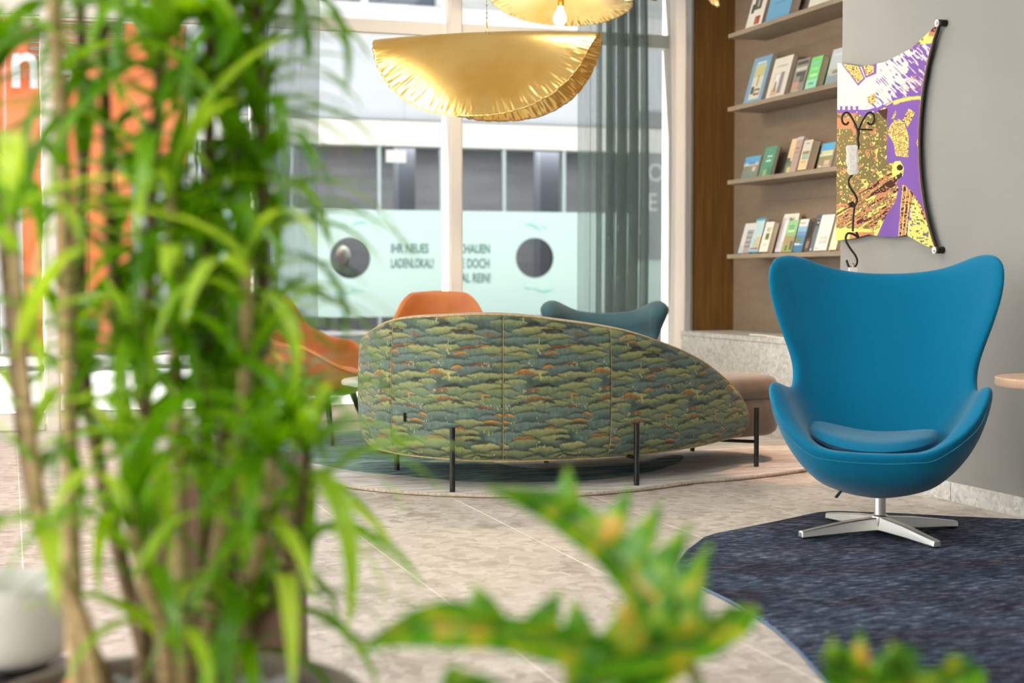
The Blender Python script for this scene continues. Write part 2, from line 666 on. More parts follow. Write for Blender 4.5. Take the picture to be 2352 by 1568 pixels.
# ================================================================== curtains
def curtain(name, label, xa, xb, y, z0, z1, folds, amp, seed, dens=None, ov=0.35):
    r = np.random.default_rng(seed)
    nx, nz = 420, 26
    u = np.linspace(0, 1, nx)
    ph = np.cumsum(r.uniform(0.6, 1.4, nx)) / nx * folds * 2 * math.pi
    a = amp * (0.55 + 0.45 * np.interp(u, np.linspace(0, 1, 9), r.uniform(0.2, 1.0, 9)))
    if dens is not None:
        a = a * np.interp(u, dens[0], dens[1])
    P = np.zeros((nx, nz, 3))
    for j, z in enumerate(np.linspace(z0, z1, nz)):
        k = 1.0 - 0.25 * (z - z0) / (z1 - z0)
        sw = 0.012 * math.sin(z * 1.7 + seed)
        P[:, j, 0] = xa + (xb - xa) * u + ov * a * k * np.sin(2 * ph + 0.4) + sw * u
        P[:, j, 1] = y + a * k * np.sin(ph + 0.25 * np.sin(z * 1.3)) + 0.004 * np.sin(3.1 * ph)
        P[:, j, 2] = z
    return tag(fast_grid(name, P, M['sheer']), label, 'curtain', None)

curtain('curtain', 'sheer grey-green curtain hanging just behind the bushy plant', 1.49, 1.915, 9.76, 0.03, 3.3, 5.2, 0.05, 3, ([0, .3, .45, 1], [1.5, 1.2, .4, .3]))
curtain('curtain', 'sheer grey-green curtain gathered beside the wood panel', 3.69, 4.385, 9.74, 0.03, 3.3, 8.5, 0.06, 5, ([0, .10, .24, .34, .68, .78, 1], [.10, .12, .5, 1.4, 1.4, .12, .10]), 0.75)
tag(MB().box(LEFT_X + 0.1, 4.4, 9.735, 9.765, 3.305, 3.33).build('curtain_rail', M['white']), 'slim white curtain rail under the ceiling', 'curtain rail')

# ================================================================== street and shops opposite
struct(MB().box(-30, 40, 10.12, 45, -0.35, -0.06).build('street', mat('sunlit_asphalt', S(142, 140, 138), 0.9, col2=S(134, 132, 130), scale=1.5)))
struct(MB().box(-30, 40, 17.2, 20.0, -0.059, 0.0).build('pavement', mat('pavement_slabs', S(134, 131, 129), 0.9, col2=S(125, 122, 120), scale=2)))
FY = 20.0
M['cladding'] = mat('pale_grey_cladding', S(214, 216, 222), 0.5, col2=S(208, 210, 216), scale=0.6)
M['fascia'] = mat('cream_fascia', S(238, 236, 228), 0.6)
M['brickpale'] = mat('pale_brick', S(206, 206, 204), 0.8, col2=S(190, 190, 188), scale=2, stretch=(1, 1, 7))
M['shopdark'] = mat('shop_interior_wall', S(120, 118, 120), 0.8, col2=S(104, 102, 104), scale=1.0, stretch=(1, 1, 8))
M['shopdark2'] = mat('shop_column_paint', S(84, 86, 96), 0.8)
M['mint'] = mat('mint_film', S(204, 229, 221), 0.6, col2=S(208, 232, 224), scale=0.7)
M['minttxt'] = mat('green_grey_print', S(70, 108, 106), 0.6)
M['mintarc'] = mat('turquoise_print', S(140, 214, 210), 0.6)
M['orange'] = mat('orange_cladding', S(246, 118, 62), 0.55, col2=S(248, 146, 94), scale=1.2)
M['redbrown'] = mat('brown_louvre', S(150, 96, 84), 0.7)

sh = thing('shop_building', 'pale shop building across the street with mint window film', 'building', (0, FY, 0))
MB().box(2.3, 13.5, 0.0, 0.3, 3.07, 4.36).build('cladding_panel', M['cladding'], sh, bevel=0.01)
MB().box(2.3, 13.5, -0.06, 0.3, 2.72, 3.06).build('fascia', M['fascia'], sh, bevel=0.01)
MB().box(2.3, 13.5, -0.07, -0.05, 3.061, 3.069).build('drip_edge', mat('olive_edge', S(120, 112, 92), 0.6), sh)
MB().box(2.3, 13.5, 0.02, 0.3, 4.361, 4.62).build('sill_band', M['white'], sh, bevel=0.01)
for x in (4.78, 6.4, 8.1):
    MB().box(x, x + 0.012, -0.064, -0.0605, 2.72, 3.06).build('fascia_joint', M['brickpale'], sh)
    MB().box(x + 0.3, x + 0.31, -0.004, -0.0005, 3.08, 4.35).build('panel_joint', M['brickpale'], sh)
for x0, x1 in ((2.3, 3.5), (5.62, 6.6), (8.4, 9.6), (11.4, 13.5)):
    MB().box(x0, x1, 0.05, 0.35, 4.621, 8.5).build('upper_wall', M['brickpale'], sh)
M['updark'] = mat('upper_window_dark', S(98, 106, 120), 0.15)
for x0, x1 in ((3.5, 5.62), (6.6, 8.4), (9.6, 11.4)):
    fr = MB().box(x0, x0 + 0.06, 0.06, 0.16, 4.63, 6.4).box(x1 - 0.06, x1, 0.06, 0.16, 4.63, 6.4).box(x0 + 0.06, x1 - 0.06, 0.06, 0.16, 6.34, 6.4).box((x0 + x1) / 2 - 0.05, (x0 + x1) / 2 + 0.05, 0.06, 0.16, 4.63, 6.34).build('upper_window', M['white'], sh)
    MB().box(x0 + 0.06, x1 - 0.06, 0.17, 0.2, 4.63, 6.34).build('pane', M['updark'], fr)
    MB().box(x0, x1, 0.05, 0.35, 6.41, 8.5).build('spandrel', M['brickpale'], sh)
# shop window: sill, posts, glass, interior
MB().box(2.3, 13.5, 0.0, 0.3, 0.0, 0.18).build('plinth', mat('grey_plinth', S(150, 146, 146), 0.8), sh)
MB().box(2.3, 13.5, -0.02, 0.1, 0.18, 0.235).build('sill', M['white'], sh)
for x in (2.36, 3.55, 4.735, 5.60, 6.50, 7.38, 9.6, 11.0, 13.4):
    MB().box(x - 0.022, x + 0.022, -0.012, 0.05, 0.236, 2.719).build('window_post', mat('pale_post', S(186, 198, 200), 0.4) if x == 2.36 else bpy.data.materials['pale_post'], sh)
for a, b in ((2.38, 3.53), (3.57, 4.71), (4.76, 5.58), (5.62, 6.48), (6.52, 7.36), (7.40, 9.58), (9.62, 10.98)):
    MB().box(a, b, 0.02, 0.026, 0.24, 2.71).build('shop_pane', M['shopglass'], sh)
MB().box(2.3, 13.5, 2.2, 2.3, 0.0, 3.0).build('interior_wall', M['shopdark'], sh)
MB().box(2.3, 13.5, 0.3, 2.3, 2.9, 3.0).build('interior_ceiling', M['white'], sh)
MB().box(2.3, 13.5, 0.3, 2.2, -0.02, 0.18).build('interior_floor', M['shopdark'], sh)
MB().box(2.2, 2.299, 0.0, 2.3, 0.0, 8.5).build('party_wall', M['brickpale'], sh)
for x, w in ((5.3, 0.25), (7.45, 0.3), (3.6, 0.2)):
    MB().box(x, x + w, 1.2, 1.5, 0.18, 2.9).build('column', M['shopdark2'], sh)
area_light('shop_fill_glow', (6.0, FY + 1.2, 2.84), (6.0, 0.5), 150, (1.0, 0.98, 0.95))  # fill light added to brighten the shop interior
MB().box(3.0, 9.0, 0.95, 1.45, 2.86, 2.9).build('fill_lamp_body', M['white'], sh)  # housing added for the shop fill light
MB().box(4.83, 5.11, 0.0, 0.012, 2.50, 2.67).build('notice', M['white'], sh)
MB().box(8.42, 9.1, -0.05, -0.02, 1.2, 3.3).build('hanging_banner', mat('grey_banner', S(140, 142, 146), 0.7), sh)
text_mesh('banner_letter', 'O', 0.36, M['white'], sh, (8.62, -0.052, 2.32), (R(90), 0, 0), 0.9)
text_mesh('banner_letter', 'E', 0.36, M['white'], sh, (8.62, -0.052, 1.90), (R(90), 0, 0), 0.9)

# mint film on the shop window, with two round peep holes
def film(x0, x1, z0, z1, holes, name, parent):
    mb = MB()
    xs = [x0]
    for hx, hz, hr in holes:
        xs += [hx - hr - 0.12, hx + hr + 0.12]
    xs.append(x1)
    for i in range(0, len(xs), 2):
        mb.box(xs[i], xs[i + 1], -0.003, 0.0, z0, z1)
    for hx, hz, hr in holes:
        a, b = hx - hr - 0.12, hx + hr + 0.12
        N = 48
        ring = [(hx + hr * math.cos(2 * math.pi * k / N), hz + hr * math.sin(2 * math.pi * k / N)) for k in range(N)]
        outer = []
        for k in range(N):
            c, s = math.cos(2 * math.pi * k / N), math.sin(2 * math.pi * k / N)
            tx = ((b - hx) if c > 0 else (hx - a)) / max(abs(c), 1e-6)
            tz = ((z1 - hz) if s > 0 else (hz - z0)) / max(abs(s), 1e-6)
            t = min(tx, tz)
            outer.append((hx + t * c, hz + t * s))
        v = [(p[0], -0.003, p[1]) for p in ring] + [(p[0], -0.003, p[1]) for p in outer] + [(p[0], 0.0, p[1]) for p in ring] + [(p[0], 0.0, p[1]) for p in outer]
        f = []
        for k in range(N):
            k2 = (k + 1) % N
            f += [(k, N + k, N + k2, k2), (2 * N + k, 2 * N + k2, 3 * N + k2, 3 * N + k), (k, k2, 2 * N + k2, 2 * N + k)]
        mb.add(v, f)
        for cx_, cz_ in ((a, z0), (b, z0), (a, z1), (b, z1)):
            i = min(range(N), key=lambda q: (outer[q][0] - cx_) ** 2 + (outer[q][1] - cz_) ** 2)
            cand = sorted(range(N), key=lambda q: (outer[q][0] - cx_) ** 2 + (outer[q][1] - cz_) ** 2)[:2]
            p, q = outer[cand[0]], outer[cand[1]]
            mb.add([(p[0], -0.003, p[1]), (q[0], -0.003, q[1]), (cx_, -0.003, cz_)], [(0, 1, 2)])
    return mb.build(name, M['mint'], parent)

fb = thing('window_film', 'mint green window film with dark lettering and two round holes', 'window film', (0, FY - 0.016, 0))
film(2.45, 9.55, 0.423, 1.861, [(4.33, 1.215, 0.275), (6.94, 1.225, 0.278)], 'film', fb)
RX = (R(90), 0, 0)
TX = 0.62
for txt, x, z in (('IHR NEUES', 4.885, 1.285), ('LADENLOKAL?', 4.885, 1.085), ('SCHAUEN', 5.79, 1.285), ('SIE DOCH', 5.79, 1.085), ('MAL REIN!', 5.79, 0.885)):
    text_mesh('lettering', txt, 0.178, M['minttxt'], fb, (x, -0.004, z), RX, 0.51 if txt[0] == 'L' else TX, 0.001, 0.004)
def arc(cx, cz, r, a0, a1, w):
    pts = [(cx + r * math.cos(R(a0 + (a1 - a0) * k / 12)), -0.006, cz + r * math.sin(R(a0 + (a1 - a0) * k / 12))) for k in range(13)]
    rr = [w * (0.25 + 0.75 * math.sin(math.pi * (k + 0.6) / 13.2)) for k in range(13)]
    MB().tube(pts, rr, 6).build('swoosh', M['mintarc'], fb, True)
arc(4.50, 1.42, 0.27, 75, 125, 0.014); arc(4.22, 1.50, 0.14, 60, 110, 0.009)
arc(6.82, 1.42, 0.27, 40, 95, 0.014); arc(7.02, 1.55, 0.12, 30, 90, 0.009)
arc(4.24, 0.98, 0.24, 240, 310, 0.014); arc(4.45, 0.95, 0.18, 230, 290, 0.009)
arc(7.08, 1.02, 0.26, 235, 300, 0.014); arc(6.86, 0.98, 0.18, 240, 290, 0.009)

# orange shop further along
og = thing('orange_shop', 'orange clad shop front across the street with white lettering', 'building', (0, FY, 0))
MB().box(-0.02, 2.19, 0.05, 0.5, 2.35, 4.25).build('upper_cladding', M['orange'], og, bevel=0.01)
MB().box(0.16, 1.50, 0.04, 0.5, 0.0, 2.345).build('lower_cladding', M['orange'], og, bevel=0.01)
MB().box(-6.0, -0.03, 0.05, 0.5, 2.35, 4.25).build('upper_cladding', M['orange'], og, bevel=0.01)
MB().box(-6.0, 2.19, -0.05, 0.5, 4.255, 4.42).build('canopy_edge', M['fascia'], og, bevel=0.01)
MB().box(-6.0, 2.19, 0.1, 0.5, 4.43, 8.5).build('upper_wall', M['brickpale'], og)
MB().box(-0.1, 0.155, 0.04, 0.14, 0.0, 2.345).build('door_post', M['white'], og)
MB().box(-6.0, -0.11, 0.12, 0.16, 0.0, 2.345).build('shop_pane', M['updark'], og)
MB().box(1.51, 2.19, 0.12, 0.16, 0.0, 2.345).build('shop_pane', mat('pale_shop_pane', S(190, 192, 196), 0.3), og)  # opaque pale grey pane
lv = MB().box(0.27, 1.42, 0.02, 0.045, 3.63, 4.17).build('louvre', M['redbrown'], og)
for q in range(13):
    MB().box(0.28, 1.41, 0.005, 0.019, 3.645 + q * 0.04, 3.661 + q * 0.04).build('slat', M['orange'] if q % 2 else M['brickpale'], lv)
for txt, x in (('n', 0.03), ('e', 0.44)):
    text_mesh('sign_letter', txt, 0.86, M['white'], og, (x, -0.03, 3.33), RX, 0.88, 0.03, 0.02)
for x in (0.55, 0.95, 1.3):
    MB().box(x, x + 0.012, 0.032, 0.0395, 0.02, 2.33).build('cladding_joint', M['redbrown'], og)

# person behind the round hole of the film
def person(loc, rz):
    t = thing('person', 'person with short pale hair and dark top seen through round hole in film', 'person', loc, rz)
    vs = [(0, 0, 0.50), (0, 0, 0.66), (0, -0.03, 0.82), (0, -0.06, 0.93), (0, -0.09, 1.0), (0, -0.11, 1.06),
          (0.17, -0.03, 0.84), (0.22, -0.08, 0.60), (0.16, -0.26, 0.54), (-0.17, -0.03, 0.84), (-0.22, -0.08, 0.60), (-0.16, -0.26, 0.54),
          (0.10, -0.06, 0.48), (0.11, -0.40, 0.48), (0.11, -0.38, 0.08), (0.11, -0.50, 0.04), (-0.10, -0.06, 0.48), (-0.11, -0.40, 0.48), (-0.11, -0.38, 0.08), (-0.11, -0.50, 0.04)]
    es = [(0, 1), (1, 2), (2, 3), (3, 4), (4, 5), (2, 6), (6, 7), (7, 8), (2, 9), (9, 10), (10, 11), (0, 12), (12, 13), (13, 14), (14, 15), (0, 16), (16, 17), (17, 18), (18, 19)]
    rad = [0.14, 0.13, 0.14, 0.06, 0.085, 0.08, 0.065, 0.045, 0.032, 0.065, 0.045, 0.032, 0.09, 0.06, 0.045, 0.035, 0.09, 0.06, 0.045, 0.035]
    me = bpy.data.meshes.new('body')
    me.from_pydata(vs, es, [])
    o = finish('body', me, mat('dark_green_clothes', S(62, 66, 60), 0.8), t)
    o.modifiers.new('skin', 'SKIN')
    for i, q in enumerate(me.skin_vertices[0].data):
        q.radius = (rad[i], rad[i])
        q.use_root = i == 0
    s = o.modifiers.new('sub', 'SUBSURF'); s.levels = s.render_levels = 2
    hd = MB()
    u = np.linspace(0, math.pi, 13); w = np.linspace(0, 2 * math.pi, 21)
    G = np.array([[(0.078 * math.sin(a) * math.cos(b), -0.115 + 0.098 * math.sin(a) * math.sin(b) - (0.012 if (math.sin(b) < -0.9 and 1.3 < a < 1.9) else 0), 1.07 + 0.125 * math.cos(a)) for b in w] for a in u])
    hd.grid(G).build('head', mat('skin', S(222, 178, 150), 0.6), t, True)
    u = np.linspace(0, 1.75, 10)
    G = np.array([[(0.094 * math.sin(a) * math.cos(b), -0.095 + 0.112 * math.sin(a) * math.sin(b), 1.08 + 0.135 * math.cos(a)) for b in w] for a in u])
    MB().grid(G).build('hair', mat('pale_blond_hair', S(238, 232, 218), 0.6), t, True)
person((4.47, FY + 0.9, 0.18), R(-35))
st = thing('stool', 'low dark stool under the person in the shop window', 'stool', (4.47, FY + 0.9, 0.18))
MB().lathe([(0.18, 0.34), (0.19, 0.36), (0.18, 0.385)], 24).build('seat', M['shopdark2'], st)
for k in range(3):
    MB().cyl((0.13 * math.cos(k * 2.1), 0.13 * math.sin(k * 2.1), 0.345), (0.18 * math.cos(k * 2.1), 0.18 * math.sin(k * 2.1), 0.0), 0.012).build('leg', M['shopdark2'], st)

# ================================================================== carpets
def rug_mat(name, stops, sx, sy, ang, dark=0.0, bm=0.6, tint=None):
    m, nt, b = nodes(name)
    v = mapping(nt, 'World', (sx, sy, 1), (0, 0, ang))
    n1 = noise(nt, v, 1.0, 6, 0.72)
    v2 = mapping(nt, 'World', (1.6, 1.6, 1))
    n2 = noise(nt, v2, 1.3, 2)
    ad = nt.nodes.new('ShaderNodeMath'); ad.operation = 'MULTIPLY_ADD'
    ad.inputs[1].default_value = 0.22
    lk(nt, n2, ad.inputs[0])
    lk(nt, n1, ad.inputs[2])
    sb = nt.nodes.new('ShaderNodeMath'); sb.operation = 'SUBTRACT'; sb.inputs[1].default_value = 0.11
    lk(nt, ad.outputs[0], sb.inputs[0])
    rc = ramp(nt, sb.outputs[0], stops)
    if tint:
        f = ramp(nt, noise(nt, mapping(nt, 'World', (1.2, 5, 1), (0, 0, ang)), 1.0, 3), [(0.45, (0, 0, 0)), (0.62, (1, 1, 1))])
        rc = mixc(nt, f, rc, mixc(nt, 0.75, rc, tint, 'MULTIPLY'))
    lk(nt, rc, b.inputs['Base Color'])
    b.inputs['Roughness'].default_value = 0.95
    b.inputs['Specular IOR Level'].default_value = 0.1
    bump(nt, b, noise(nt, mapping(nt, 'World', (sx * 4, sy * 4, 40), (0, 0, ang)), 1.0, 3), bm, 0.006)
    return m

def rug(name, outline, z0, z1, m, parent):
    o = np.asarray(outline)
    c = o.mean(0)
    mb = MB()
    n = len(o)
    rings = [(1.0, z0), (1.0, z0 + 0.6 * (z1 - z0)), (0.9975, z1 - 0.001), (0.992, z1)]
    V = []
    for s, z in rings:
        V += [(c[0] + (p[0] - c[0]) * s, c[1] + (p[1] - c[1]) * s, z) for p in o]
    F = []
    for r in range(3):
        F += [(r * n + i, r * n + (i + 1) % n, (r + 1) * n + (i + 1) % n, (r + 1) * n + i) for i in range(n)]
    F.append(tuple(range(3 * n, 4 * n)))
    F.append(tuple(reversed(range(n))))
    return mb.add(V, F).build(name, m, parent)

ro = catmull([(1.35, 7.01), (1.61, 6.58), (1.94, 6.33), (2.25, 6.24), (2.52, 6.25), (2.8, 6.335), (3.03, 6.44), (3.3, 6.49), (3.74, 6.67), (4.1, 6.93),
              (4.3, 7.4), (4.26, 8.2), (4.0, 9.0), (3.3, 9.4), (2.4, 9.42), (1.6, 9.2), (1.15, 8.7), (1.03, 8.0), (1.13, 7.4)], 8, True)
M['rug_grey'] = rug_mat('silver_grey_pile', [(0.36, S(166, 160, 154)), (0.5, S(200, 196, 192)), (0.62, S(224, 222, 219))], 4, 26, 0.25)
M['rug_teal'] = rug_mat('teal_pile', [(0.36, S(70, 96, 100)), (0.5, S(112, 138, 140)), (0.64, S(168, 186, 184))], 4, 24, 0.25)
M['rug_edge'] = mat('beige_binding', S(196, 182, 166), 0.95, col2=S(166, 150, 134), scale=80, bmp=0.6)
t = thing('rug', 'large silver grey organic rug with teal patch under the patterned sofa', 'rug')
rug('pile', ro, 0.001, 0.016, M['rug_grey'], t)
MB().tube([(p[0], p[1], 0.009) for p in ro] + [(ro[0][0], ro[0][1], 0.009)], 0.0085, 8).build('binding', M['rug_edge'], t, True)
to = catmull([(1.46, 7.66), (1.60, 7.27), (1.76, 7.06), (1.89, 6.87), (2.06, 6.70), (2.45, 6.60), (2.82, 6.70), (3.15, 6.98), (3.35, 7.26), (3.38, 7.40),
              (3.25, 7.33), (3.08, 7.17), (2.73, 7.06), (2.45, 7.12), (2.35, 7.5), (2.5, 8.2), (2.35, 8.9), (2.05, 9.2), (1.68, 9.0), (1.45, 8.6), (1.38, 8.1)], 6, True)
n = len(to)
V = [(p[0], p[1], 0.0158) for p in to] + [(p[0], p[1], 0.0169) for p in to]
MB().add(V, [tuple(range(n, 2 * n))] + [(i, (i + 1) % n, n + (i + 1) % n, n + i) for i in range(n)]).build('teal_patch', M['rug_teal'], t)

r2c = [(2.035, 4.42), (2.10, 4.60), (2.25, 4.84), (2.42, 5.06), (2.50, 5.125), (2.85, 5.305), (3.12, 5.455), (3.20, 5.465), (3.40, 5.34), (3.6, 5.18), (3.83, 5.02), (3.84, 3.6), (3.8, 2.6), (3.2, 1.9),
       (2.4, 2.0), (1.9, 2.6), (1.80, 2.95), (1.83, 3.15), (1.92, 3.45), (1.975, 3.68), (1.985, 3.74), (2.02, 4.0), (2.03, 4.30)]
r2 = np.array([p for a_, b_ in zip(r2c, r2c[1:] + r2c[:1]) for p in (a_, tuple(0.5 * (np.array(a_) + np.array(b_))))])
M['rug_navy'] = rug_mat('navy_melange_pile', [(0.38, S(26, 24, 32)), (0.46, S(42, 44, 58)), (0.53, S(60, 74, 98)), (0.59, S(102, 118, 142)), (0.66, S(182, 190, 202))], 14, 120, -0.32, bm=0.9, tint=(1.0, 0.72, 0.68))
t = thing('rug', 'dark navy melange rug with angular outline under the blue armchair', 'rug')
rug('pile', r2, 0.001, 0.011, M['rug_navy'], t)
MB().tube([(p[0], p[1], 0.005) for p in r2] + [(r2[0][0], r2[0][1], 0.005)], 0.0045, 6).build('binding', mat('blue_grey_binding', S(96, 116, 146), 0.95), t, True)

# ================================================================== blue wing armchair
def shell_chair(parent, inner, outer, fabric, rim=0.02, name='shell', sub=2, us=(0, .3, .5, .8, 1)):
    """rows of control points (half, x>=0) for the inner and outer face, mirrored and joined by a rounded rim"""
    us = np.array(us)
    NU = 15
    q = np.linspace(-1, 1, NU)

    def surf(rows):
        out = []
        for r in rows:
            r = np.asarray(r, float)
            full = np.concatenate([np.stack([-r[:0:-1, 0], r[:0:-1, 1], r[:0:-1, 2]], 1), r])
            uu = np.concatenate([-us[:0:-1], us])
            c = np.zeros((NU, 3))
            dense = catmull(np.concatenate([uu[:, None], full], 1), 12)
            for k in range(3):
                c[:, k] = np.interp(q, dense[:, 0], dense[:, k + 1])
            out.append(c)
        return np.array(out)
    I, O = surf(inner), surf(outer)
    nv = I.shape[0]
    mb = MB()
    mb.grid(I, flip=True)
    mb.grid(O)
    base_o = nv * NU
    loop = [(0, j) for j in range(NU)] + [(i, NU - 1) for i in range(1, nv)] + [(nv - 1, j) for j in range(NU - 2, -1, -1)] + [(i, 0) for i in range(nv - 2, 0, -1)]
    L = len(loop)
    mids = []
    for (i, j) in loop:
        a, b = I[i, j], O[i, j]
        # outwards = away from the inner neighbours
        ii = 1 if i == 0 else (nv - 2 if i == nv - 1 else i)
        jj = 1 if j == 0 else (NU - 2 if j == NU - 1 else j)
        d = (a + b) / 2 - (I[ii, jj] + O[ii, jj]) / 2
        d = d / (np.linalg.norm(d) + 1e-9)
        mids.append(((a + b) / 2 + d * rim).tolist())
    mb.v += [tuple(m) for m in mids]
    bm_ = 2 * nv * NU
    for k in range(L):
        k2 = (k + 1) % L
        i0 = loop[k][0] * NU + loop[k][1]
        i1 = loop[k2][0] * NU + loop[k2][1]
        mb.f += [(i0, i1, bm_ + k2, bm_ + k), (bm_ + k, bm_ + k2, base_o + i1, base_o + i0)]
        mb.m += [0, 0]
    o = mb.build(name, fabric, parent, True, sub=sub)
    import bmesh
    bm = bmesh.new()
    bm.from_mesh(o.data)
    bmesh.ops.recalc_face_normals(bm, faces=bm.faces)
    bm.to_mesh(o.data)
    bm.free()
    o.data.polygons.foreach_set('use_smooth', np.ones(len(o.data.polygons), dtype=bool))
    return o

M['blue'] = mat('petrol_blue_wool', S(0, 112, 150), 0.9, col2=S(0, 106, 144), scale=260, bmp=0.2, bscale=700, spec=0.15, sheen=0.25)
egg = thing('wing_armchair', 'petrol blue high-backed wing armchair on a star base', 'armchair', (3.08, 4.93, 0.0115), R(-36))
EI = [  # inner face, front lip to top of the back; points for u = 0, .3, .5, .8, 1
    [(0, -.362, .338), (.125, -.357, .342), (.215, -.333, .358), (.335, -.245, .455), (.378, -.165, .562)],
    [(0, -.322, .336), (.115, -.315, .340), (.200, -.287, .360), (.308, -.198, .472), (.362, -.115, .572)],
    [(0, -.215, .268), (.110, -.210, .272), (.190, -.190, .292), (.284, -.115, .425), (.350, -.045, .560)],
    [(0, -.020, .262), (.110, -.018, .268), (.185, -.015, .292), (.276, .000, .420), (.328, .020, .538)],
    [(0, .120, .345), (.110, .115, .352), (.180, .105, .375), (.268, .080, .460), (.312, .065, .540)],
    [(0, .185, .450), (.100, .180, .455), (.170, .165, .470), (.262, .125, .520), (.310, .085, .585)],
    [(0, .215, .580), (.105, .210, .582), (.178, .190, .590), (.270, .140, .620), (.318, .095, .650)],
    [(0, .245, .720), (.115, .238, .722), (.200, .212, .728), (.305, .140, .740), (.356, .080, .745)],
    [(0, .270, .850), (.125, .260, .854), (.220, .230, .868), (.345, .135, .892), (.404, .060, .893)],
    [(0, .285, .944), (.130, .274, .951), (.225, .245, .971), (.345, .147, 1.018), (.412, .062, .998)],
]
EO = [
    [(0, -.370, .300), (.130, -.365, .304), (.222, -.340, .322), (.345, -.250, .420), (.400, -.165, .535)],
    [(0, -.335, .222), (.130, -.328, .228), (.225, -.300, .256), (.350, -.205, .385), (.404, -.115, .525)],
    [(0, -.215, .150), (.130, -.210, .172), (.228, -.185, .210), (.350, -.110, .350), (.398, -.045, .505)],
    [(0, -.020, .135), (.130, -.018, .155), (.228, -.010, .198), (.340, .010, .335), (.378, .030, .490)],
    [(0, .170, .175), (.125, .165, .185), (.215, .150, .225), (.318, .110, .360), (.352, .085, .500)],
    [(0, .275, .330), (.115, .265, .338), (.195, .240, .365), (.295, .180, .450), (.342, .120, .560)],
    [(0, .295, .540), (.115, .285, .545), (.195, .260, .556), (.300, .190, .595), (.350, .125, .640)],
    [(0, .315, .715), (.125, .305, .718), (.218, .275, .725), (.332, .190, .738), (.388, .110, .745)],
    [(0, .335, .860), (.135, .325, .864), (.238, .290, .878), (.372, .185, .902), (.436, .085, .898)],
    [(0, .340, .962), (.140, .330, .969), (.240, .295, .990), (.370, .192, 1.041), (.440, .085, 1.012)],
]
shell_chair(egg, EI, EO, M['blue'], 0.022)
# seat cushion: crescent with lifted ends
def cushion(w, d0, d1, th, z, lift, y0, shift=0.0, tip=0.0):
    nu, nv = 41, 15
    top, bot = np.zeros((nu, nv, 3)), np.zeros((nu, nv, 3))
    for i, u in enumerate(np.linspace(-1, 1, nu)):
        for j, v in enumerate(np.linspace(-1, 1, nv)):
            e = (1 - abs(u) ** 3.2) ** 0.5 if abs(u) < 1 else 0
            yv = v * (d0 * e + 0.0)
            h = th / 2 * (max(0.0, 1 - abs(u) ** 5) ** 0.5) * (max(0.0, 1 - abs(v) ** 5) ** 0.5)
            zc = z + lift * u * u + 0.012 * v
            y = y0 + yv + d1 * u * u
            top[i, j] = (u * w + shift, y, zc + h - tip * u)
            bot[i, j] = (u * w + shift, y, zc - h - tip * u)
    return MB().grid(top, flip=True).grid(bot)
cushion(.232, .165, .080, .058, .350, .036, -.150, -.022, .010).build('seat_cushion', M['blue'], egg, True)
sp = catmull([(-.395, -.150, .545), (-.350, -.252, .425), (-.226, -.350, .328), (-.13, -.374, .309), (0, -.380, .304), (.13, -.374, .309), (.226, -.350, .328), (.350, -.252, .425), (.395, -.150, .545)], 10)
MB().tube(sp, 0.0014, 6).build('seam', mat('blue_thread', S(20, 126, 162), 0.8), egg, True)
MB().cyl((0, 0, 0.05), (0, 0, 0.17), 0.0215, n=28).build('column', M['alu'], egg, auto=40)
bs = thing_base = MB().lathe([(0.0, 0.028), (0.034, 0.028), (0.036, 0.04), (0.034, 0.064), (0.024, 0.07), (0.0, 0.07)], 24).build('base_hub', M['alu'], egg, auto=40)
for k in range(4):
    an = R(36 + 3 + 90 * k)
    Mt = Matrix.Rotation(an, 4, 'Z')
    v = [(0, -.026, .012), (0, .026, .012), (0, .020, .064), (0, -.020, .064), (.345, -.017, .003), (.345, .017, .003), (.345, .014, .026), (.345, -.014, .026),
         (.16, -.022, .010), (.16, .022, .010), (.16, .018, .051), (.16, -.018, .051)]
    f = [(0, 1, 9, 8), (8, 9, 5, 4), (1, 2, 10, 9), (9, 10, 6, 5), (2, 3, 11, 10), (10, 11, 7, 6), (3, 0, 8, 11), (11, 8, 4, 7), (4, 5, 6, 7), (3, 2, 1, 0)]
    lg = MB().add(v, f, M=Mt).build('base_leg', M['alu'], egg, bevel=0.004)
    MB().box(.305, .343, -.012, .012, 0.0, .0045, M=Mt).build('glide', M['black_metal'], lg)
MB().tube([(-.112, -.19, .195), (-.14, -.236, .158)], 0.0055, 8).build('tilt_lever', M['alu'], egg, True)

# ================================================================== teal armchair behind the sofa
M['teal'] = mat('dark_teal_wool', S(62, 92, 104), 0.95, col2=S(50, 80, 92), scale=200, bmp=0.3, bscale=700, spec=0.1, sheen=0.3)
sw = thing('teal_armchair', 'dark teal wool armchair with two raised back corners behind the sofa', 'armchair', (3.36, 8.42, 0.0172), R(-24))
f_ = lambda rows, zs, z0, xs: [[(x * xs, y, z0 + (z - z0) * zs) for x, y, z in r] for r in rows]
TI = [[(x * 0.86, y * 0.9 + 0.02, z * 0.80 + 0.03) for x, y, z in r] for r in EI]
TO = [[(x * 0.86, y * 0.95 + 0.02, z * 0.78 + 0.035) for x, y, z in r] for r in EO]
TI[-1] = [(0, .235, .690), (.110, .225, .696), (.180, .20, .712), (.270, .090, .775), (.300, .010, .755)]
TI[-2] = [(0, .225, .640), (.105, .215, .643), (.175, .185, .653), (.255, .080, .700), (.290, -.01, .695)]
TO[-1] = [(0, .345, .705), (.125, .335, .712), (.215, .305, .732), (.350, .190, .795), (.405, .080, .760)]
TO[-2] = [(0, .325, .650), (.120, .315, .655), (.210, .285, .668), (.340, .170, .715), (.388, .050, .715)]
shell_chair(sw, TI, TO, M['teal'], 0.045)
cushion(.2, .19, .05, .07, .36, .03, -.10).build('seat_cushion', M['teal'], sw, True)
